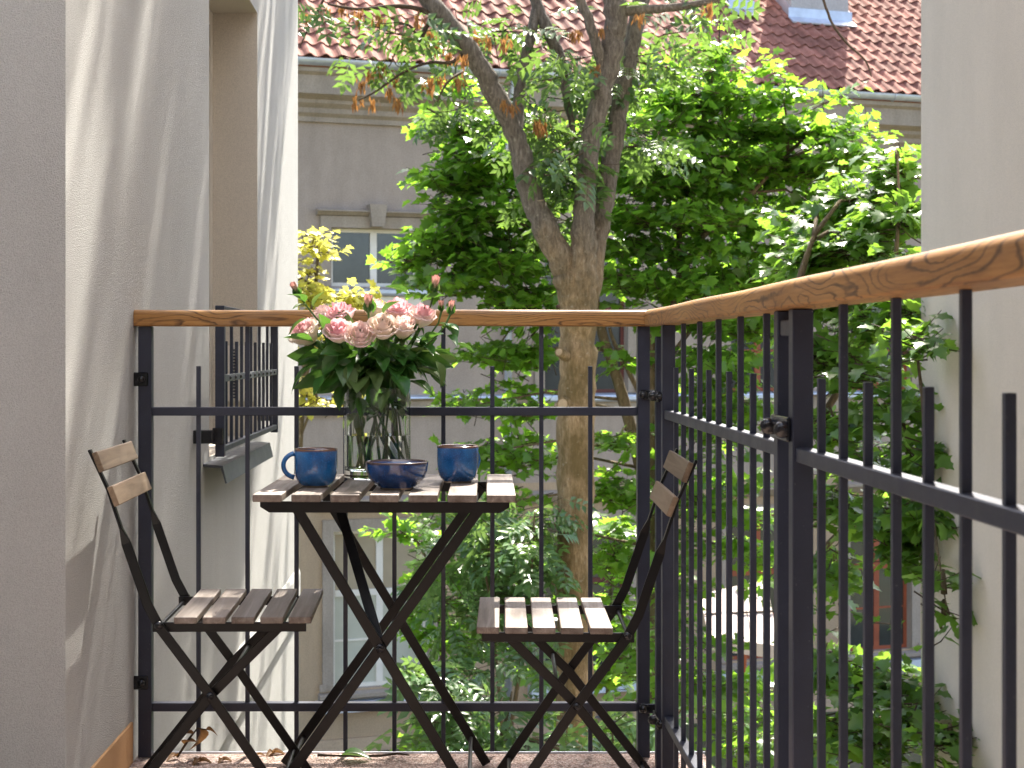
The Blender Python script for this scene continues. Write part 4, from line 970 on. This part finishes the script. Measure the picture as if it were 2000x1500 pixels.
# hanging bunches of dry keys
def key_bunch():
    mb = MB(); rk = random.Random(9)
    for i in range(26):
        a_, r_ = rk.uniform(0, 6.28), rk.uniform(0, .035); b = Vector((r_*math.cos(a_), r_*math.sin(a_), rk.uniform(-.05, 0)))
        d = Vector((rk.gauss(0, .25), rk.gauss(0, .25), -1)).normalized(); s = d.cross(Vector((math.cos(a_), math.sin(a_), 0))).normalized()
        L = rk.uniform(.035, .055); w = .0055
        mb.add([b, b + d*L*.5 + s*w, b + d*L, b + d*L*.5 - s*w], [(0, 1, 2, 3)])
    me = mb.mesh('key_bunch', MSEED, fix=False); return me
kb = key_bunch()
for (px, py, sc) in [(694,190,1),(728,196,.9),(778,190,1.1),(772,150,.9),(762,170,1),(840,155,1.1),(860,150,.9),(895,150,1),(930,65,1.1),(955,75,.9),(985,75,1),(840,60,1),(800,75,.9),(850,85,1),(700,22,1.1),(740,28,1),(760,40,.8),(668,12,.9),(640,20,.8),
                     (1118,60,.9),(1130,62,.8),(1250,30,.9),(1385,10,1),(985,195,.9),(1000,205,.9),(1050,232,1.2),(1062,240,1),(905,110,.9),(720,140,1.0),(705,160,.9),(745,130,.9),(600,30,.8),(1165,130,.8),(1175,55,.8),(815,30,1),(875,105,.9)]:
    inst('seed_bunch', kb, ash, T(P(px, py - 8, YA - .35 + rt.uniform(-.2, .2))) @ RZ(rt.uniform(0, 6)) @ Matrix.Scale(sc*1.6, 4))

# --- maples
def maple(name, loc, label, stems, clumps, size, leaf_mat, twig=True, spray=(6, .34), bark=MBRK2):
    o = empty(name, T(loc), label, 'tree'); ends = []
    for st in stems:
        mb = MB(); pts = limb(mb, st[1], st[0], st[2], 9, 5, .02, rt); mb.build('trunk' if st[3] else 'branch', bark, o, I4, smooth=True); ends += pts
    a = clump_leaves(rng, clumps, size, spray, .5, .25, .27 if leaf_mat is not MYEL else 0)
    c = put(bpy.data.objects.new('crown', leaf_mesh('crown', MT, MTt, *a[:4], leaf_mat)), o); c['kind'] = 'stuff'
    tri_tubes([(s, e) for i, (s, e) in enumerate(a[4])], .005, .002).build('twigs', MTWIG, o, I4)['kind'] = 'stuff'
    for (px, py, Y, rx, ry, rz, n) in clumps:
        mb = MB(); q = P(px, py, Y); s = min(ends, key=lambda e: (e-q).length + max(0, e.z-q.z)*.8)
        mb.tube([s, s.lerp(q, .5) + Vector((0, 0, .08)), q + Vector((0, 0, -.03))], [.016, .011, .006], 5).build('bough', bark, o, I4, smooth=True)
    return o
YM = 13.2
clA = [(1590,330,13.2,80,45,.5,200),(1660,300,12.6,60,50,.4,130),(1530,180,13.2,40,30,.3,50),(1600,400,13.4,60,50,.5,120),(1180,300,13.6,70,100,.5,260),(1180,480,13.6,60,90,.5,220),(1400,95,13.2,28,50,.3,70),(1390,200,13.2,75,70,.5,240),(1300,190,13,70,55,.5,170),(1470,190,13.2,60,55,.5,150),(1290,300,13,95,80,.6,420),(1400,310,13.2,110,80,.6,500),(1530,250,13.2,90,50,.5,220),(1620,255,13,60,45,.5,150),
       (1500,330,13.4,90,60,.5,300),(1350,420,13,120,80,.7,520),(1250,420,13.2,80,90,.6,380),(1470,430,13.6,110,60,.6,380),(1240,540,13,50,60,.5,160),(1330,560,13,90,60,.6,330),(1430,540,13.4,110,60,.6,400),(1560,520,13.6,90,70,.6,260),
       (900,240,13.0,70,60,.5,260),(960,310,13,90,70,.6,380),(880,350,13,70,60,.5,300),(960,420,13.2,90,70,.6,420),(1060,330,13.4,80,90,.6,300),(1060,470,13.4,60,80,.6,240),(885,470,13,80,50,.5,300),(808,500,13,48,38,.4,130),(980,510,13,90,50,.6,330),
       (870,550,12.8,70,32,.4,150),(1010,580,13,70,45,.5,200),(960,690,12.8,70,45,.5,160),(1040,690,13,55,60,.5,160),(1030,800,13,60,50,.5,140),(900,790,12.8,60,30,.4,70),(1000,900,12.6,80,45,.5,150),(920,880,12.4,50,30,.4,60),
       (1220,700,13,50,30,.4,36),(1200,860,12.8,55,40,.4,70),(1380,700,13,90,60,.6,260),(1470,640,13.4,70,45,.5,200),(1360,830,13,70,60,.6,190),(1450,800,13,70,70,.6,220),(1210,960,12.6,70,50,.5,150),(1340,980,12.8,70,70,.6,200),(1440,1000,13,70,80,.6,230),
       (1200,1090,12.4,60,60,.5,130),(1330,1150,12.6,50,80,.5,150),(1480,1080,13,60,40,.5,110),(1360,1330,12.4,90,80,.6,260),(1480,1400,12.6,80,90,.6,240),(1230,1280,12.2,50,60,.4,90),(1250,1440,12,60,50,.4,100),(900,990,12.2,90,35,.4,110),(1000,1050,12.2,70,50,.4,120)]
maple('maple_tree', (P(1262, 700, YM).x, YM, GZ), 'broad bright green maple filling the courtyard behind the ash trunk',
      [(YM, [(1275, 2100), (1272, 1400), (1268, 900), (1270, 700), (1272, 640)], [16, 14, 12, 10, 9], True), (YM, [(1272, 1000), (1236, 850), (1205, 740), (1176, 650), (1160, 560)], [13, 12, 11, 10, 7], True),
       (YM, [(1270, 720), (1300, 640), (1325, 560), (1328, 470), (1332, 380), (1370, 250), (1400, 110)], [9, 8, 7, 6.5, 6, 4.5, 2], False), (YM, [(1300, 660), (1345, 510), (1385, 450), (1450, 395), (1540, 300)], [7, 6.5, 6, 5, 2], False),
       (YM, [(1260, 790), (1225, 720), (1200, 670), (1190, 640)], [5, 5, 4, 3], False), (YM, [(1275, 740), (1330, 670), (1380, 610), (1480, 560)], [6, 5, 4, 2], False),
       (YM, [(1170, 620), (1090, 500), (1000, 420), (900, 330)], [7, 6, 4, 2], False), (YM, [(1170, 640), (1060, 590), (950, 530), (820, 490)], [5, 5, 4, 2], False), (YM, [(1268, 900), (1330, 840), (1400, 820)], [6, 5, 3], False)],
      [c[:6] + (int(c[6]*1.6),) for c in clA], .102, MMAPLE)
clB = [(1600,430,9.4,90,55,.5,190),(1690,380,9.0,70,60,.4,190),(1750,330,8.6,35,45,.3,90),(1750,430,8.4,50,60,.4,170),(1660,480,8.8,90,50,.5,230),(1760,520,8.2,40,50,.4,130),(1580,520,9.2,80,50,.5,170),(1640,590,8.6,90,50,.4,210),(1740,620,8.0,60,50,.35,140),(1790,665,7.2,38,30,.25,56),
       (1600,690,8.6,60,50,.4,130),(1690,720,8.2,60,60,.4,130),(1760,800,7.8,55,60,.35,110),(1800,900,7.4,30,45,.25,48),(1640,830,8.4,60,70,.4,150),(1730,910,8.0,60,50,.35,110),(1620,980,8.4,60,60,.4,130),(1740,1020,7.8,60,50,.35,120),(1810,1010,7.4,45,60,.3,80),
       (1840,1140,7.0,18,20,.12,14),(1838,1215,6.98,16,14,.1,9),(1620,1120,8.2,50,70,.4,110),(1620,1300,8.0,70,70,.4,140),(1720,1330,7.6,60,60,.35,110),(1780,1400,7.2,60,50,.3,90),(1850,1450,6.9,40,30,.2,40),(1690,1440,7.6,90,60,.4,150),(1550,1450,8.2,70,60,.4,110),(1780,1090,7.6,50,40,.3,60)]
maple('maple_tree', (P(1548, 700, 8.6).x, 8.6, GZ), 'nearer dark green maple with leaves hanging before the beige right wing',
      [(8.6, [(1548, 2400), (1546, 1500), (1548, 1000), (1552, 700), (1560, 560), (1590, 460)], [22, 17, 14, 11, 8, 4], True), (8.6, [(1550, 900), (1640, 760), (1700, 660), (1740, 560, -.4), (1755, 420, -.4), (1752, 290, -.2)], [8, 7, 6, 5, 3.5, 1.5], False),
       (8.4, [(1548, 1150), (1640, 1040), (1740, 1000, -.4), (1810, 980, -.9), (1832, 1080, -1.4), (1850, 1200, -1.5)], [7, 6, 4, 3, 1.6, 1], False), (8.2, [(1546, 1500), (1640, 1430), (1760, 1400, -.6), (1860, 1450, -1.2)], [7, 5, 4, 2], False)],
      [c[:6] + (int(c[6]*1.7),) for c in clB], .088, MMAP2, spray=(5, .24))
# --- yellow leaved young tree by the left wing
clY = [(610,470,13,30,30,.3,70),(632,495,13,32,26,.3,44),(600,540,13,30,45,.3,80),(640,572,13,44,24,.3,60),(610,610,13,40,40,.3,110),(690,590,13,60,22,.3,90),(620,690,13,40,50,.3,90),(600,770,13,30,40,.3,70),(650,790,13,40,25,.25,50),(740,600,13,40,16,.25,36),(560,560,13,50,70,.4,120),(555,720,13,50,60,.4,100)]
maple('yellow_tree', (P(590, 700, 13).x, 13, GZ), 'young tree with glowing yellow leaves beside the end of the white wing',
      [(13, [(560, 1900), (572, 1200), (590, 800), (604, 640), (620, 520), (615, 450)], [10, 8, 6, 5, 3, 1.5], True), (13, [(596, 740), (630, 640), (680, 590), (740, 600)], [4, 3, 2.5, 1.5], False), (13, [(588, 850), (620, 780), (650, 790)], [3, 2, 1.5], False)],
      clY, .082, MYEL, spray=(5, .26))
# --- ash saplings low in the courtyard, seen through the railing
def sapling(loc, Y, label, stems, clumps, size=.30):
    o = empty('ash_sapling', T(loc), label, 'shrub', 'pinnate saplings below the balcony'); mb = MB()
    for st in stems: limb(mb, st, Y, [5, 4, 3, 1.5][:len(st)], 6, 4, .03, rt)
    mb.build('stem', MBRK2, o, I4, smooth=True)
    a = clump_leaves(rng, clumps, size, (4, .34), .6, .4); c = put(bpy.data.objects.new('crown', leaf_mesh('crown', AT, ATt, *a[:4], MSAP)), o); c['kind'] = 'stuff'
    tri_tubes([(s, e) for s, e in a[4]], .004, .002).build('twigs', MTWIG, o, I4)['kind'] = 'stuff'
def gpt(px, Y): return (P(px, 700, Y).x, Y, GZ)
sapling(gpt(985, 10.6), 10.6, 'light green pinnate sapling left of the ash trunk under the table edge', [[(990, 1990), (985, 1500), (960, 1200), (940, 1080)], [(986, 1500), (1030, 1200), (1040, 1060), (1045, 1000)]],
        [(940,1080,10.6,70,60,.4,44),(1010,1130,10.6,70,70,.4,56),(1040,1020,10.6,45,60,.3,36),(900,1180,10.6,70,50,.4,40),(1000,1250,10.4,60,40,.4,30),(960,1010,10.8,50,40,.3,24)])
sapling(gpt(880, 9.8), 9.8, 'low sunlit pinnate sapling in front of the lower facade', [[(890, 2150), (885, 1600), (900, 1420), (880, 1340)], [(886, 1600), (960, 1480), (990, 1400), (1000, 1350)]],
        [(890,1330,9.8,60,45,.35,34),(950,1390,9.8,70,45,.35,40),(880,1440,9.6,60,40,.3,32),(1010,1440,9.6,60,40,.35,34),(830,1310,10,40,40,.3,18)])
sapling(gpt(1060, 9.2), 9.2, 'dark leafy sapling at the foot of the view, right of the ash trunk', [[(1210, 2250), (1205, 1700), (1200, 1500), (1195, 1420)], [(1206, 1700), (1130, 1500), (1060, 1450), (1040, 1440)]],
        [(1190,1420,9.4,60,40,.3,30),(1060,1450,9.4,50,40,.3,26),(1250,1470,9.4,60,40,.3,26)])
# --- dark shrubs massing behind (maple seedlings)
maple('maple_sapling', gpt(860, 14.5), 'shady green maple sapling low against the lower facade, seen under the table',
      [(14.5, [(880, 1900), (870, 1500), (860, 1250), (850, 1120)], [7, 6, 4, 2], True)],
      [(830,1050,14.5,70,45,.4,110),(780,1030,14.5,50,25,.3,50),(870,1130,14.3,60,60,.4,130),(840,1230,14.2,60,60,.4,120),(900,1250,14,60,60,.4,120),(870,1350,14,50,50,.4,90),(960,1180,14,60,60,.4,120),(790,1210,14.4,25,20,.2,20),(850,1440,14,60,40,.4,110),(930,1440,13.6,60,40,.4,100)], .13, MMAPLE)
maple('maple_sapling', gpt(1160, 14.0), 'shady maple sapling growing behind the right chair',
      [(14.0, [(1190, 1900), (1185, 1500), (1190, 1250), (1195, 1100)], [7, 6, 4, 2], True)],
      [(1190,1180,14,60,70,.5,170),(1200,1320,14,60,60,.5,150),(1080,1180,13.8,50,60,.4,110),(1080,1330,13.6,60,60,.4,120),(1210,1030,14,60,50,.4,120),(1050,1090,14,50,40,.4,80)], .13, MMAPLE)

# ------------------------------------------------------------------ pigeon resting on the lower ledge
s_, z_ = fac(1186, 1412, .22)
pg_b = BM_ @ Vector((s_, -.16, z_))
pr = strip('pigeon_ledge', [(0.003, z_-.16), (.2, z_-.14), (.26, z_-.05), (.26, z_-.012), (0.003, z_)], S(1120), S(1290), MST)
def pigeon(b):
    o = empty('pigeon', T(b) @ RZ(FA), 'grey pigeon resting on the stone ledge behind the right chair', 'bird')
    prof = [(-.20,.085,.006,.004),(-.13,.09,.022,.012),(-.06,.085,.05,.05),(.0,.085,.062,.065),(.06,.095,.055,.062),(.10,.12,.036,.042),(.115,.15,.026,.028),(.125,.175,.026,.026),(.14,.19,.022,.02),(.155,.188,.010,.010),(.178,.182,.002,.002)]
    v = []; k = 10
    for x, z, ry, rz in prof:
        for i in range(k):
            t_ = 6.2832*i/k; v.append((x, ry*math.cos(t_), z + rz*math.sin(t_)))
    f = [(i*k+j, i*k+(j+1) % k, (i+1)*k+(j+1) % k, (i+1)*k+j) for i in range(len(prof)-1) for j in range(k)] + [tuple(range(k)), tuple((len(prof)-1)*k+j for j in range(k))]
    for y in (-.022, .022):
        MB().tube([(.0, y, .04), (.005, y, .012), (.03, y, .004)], [.006, .005, .004], 6).build('leg', MRED2, o)
    MB().add(v, f).build('body', MPIG, o, smooth=True)
pigeon(pg_b)
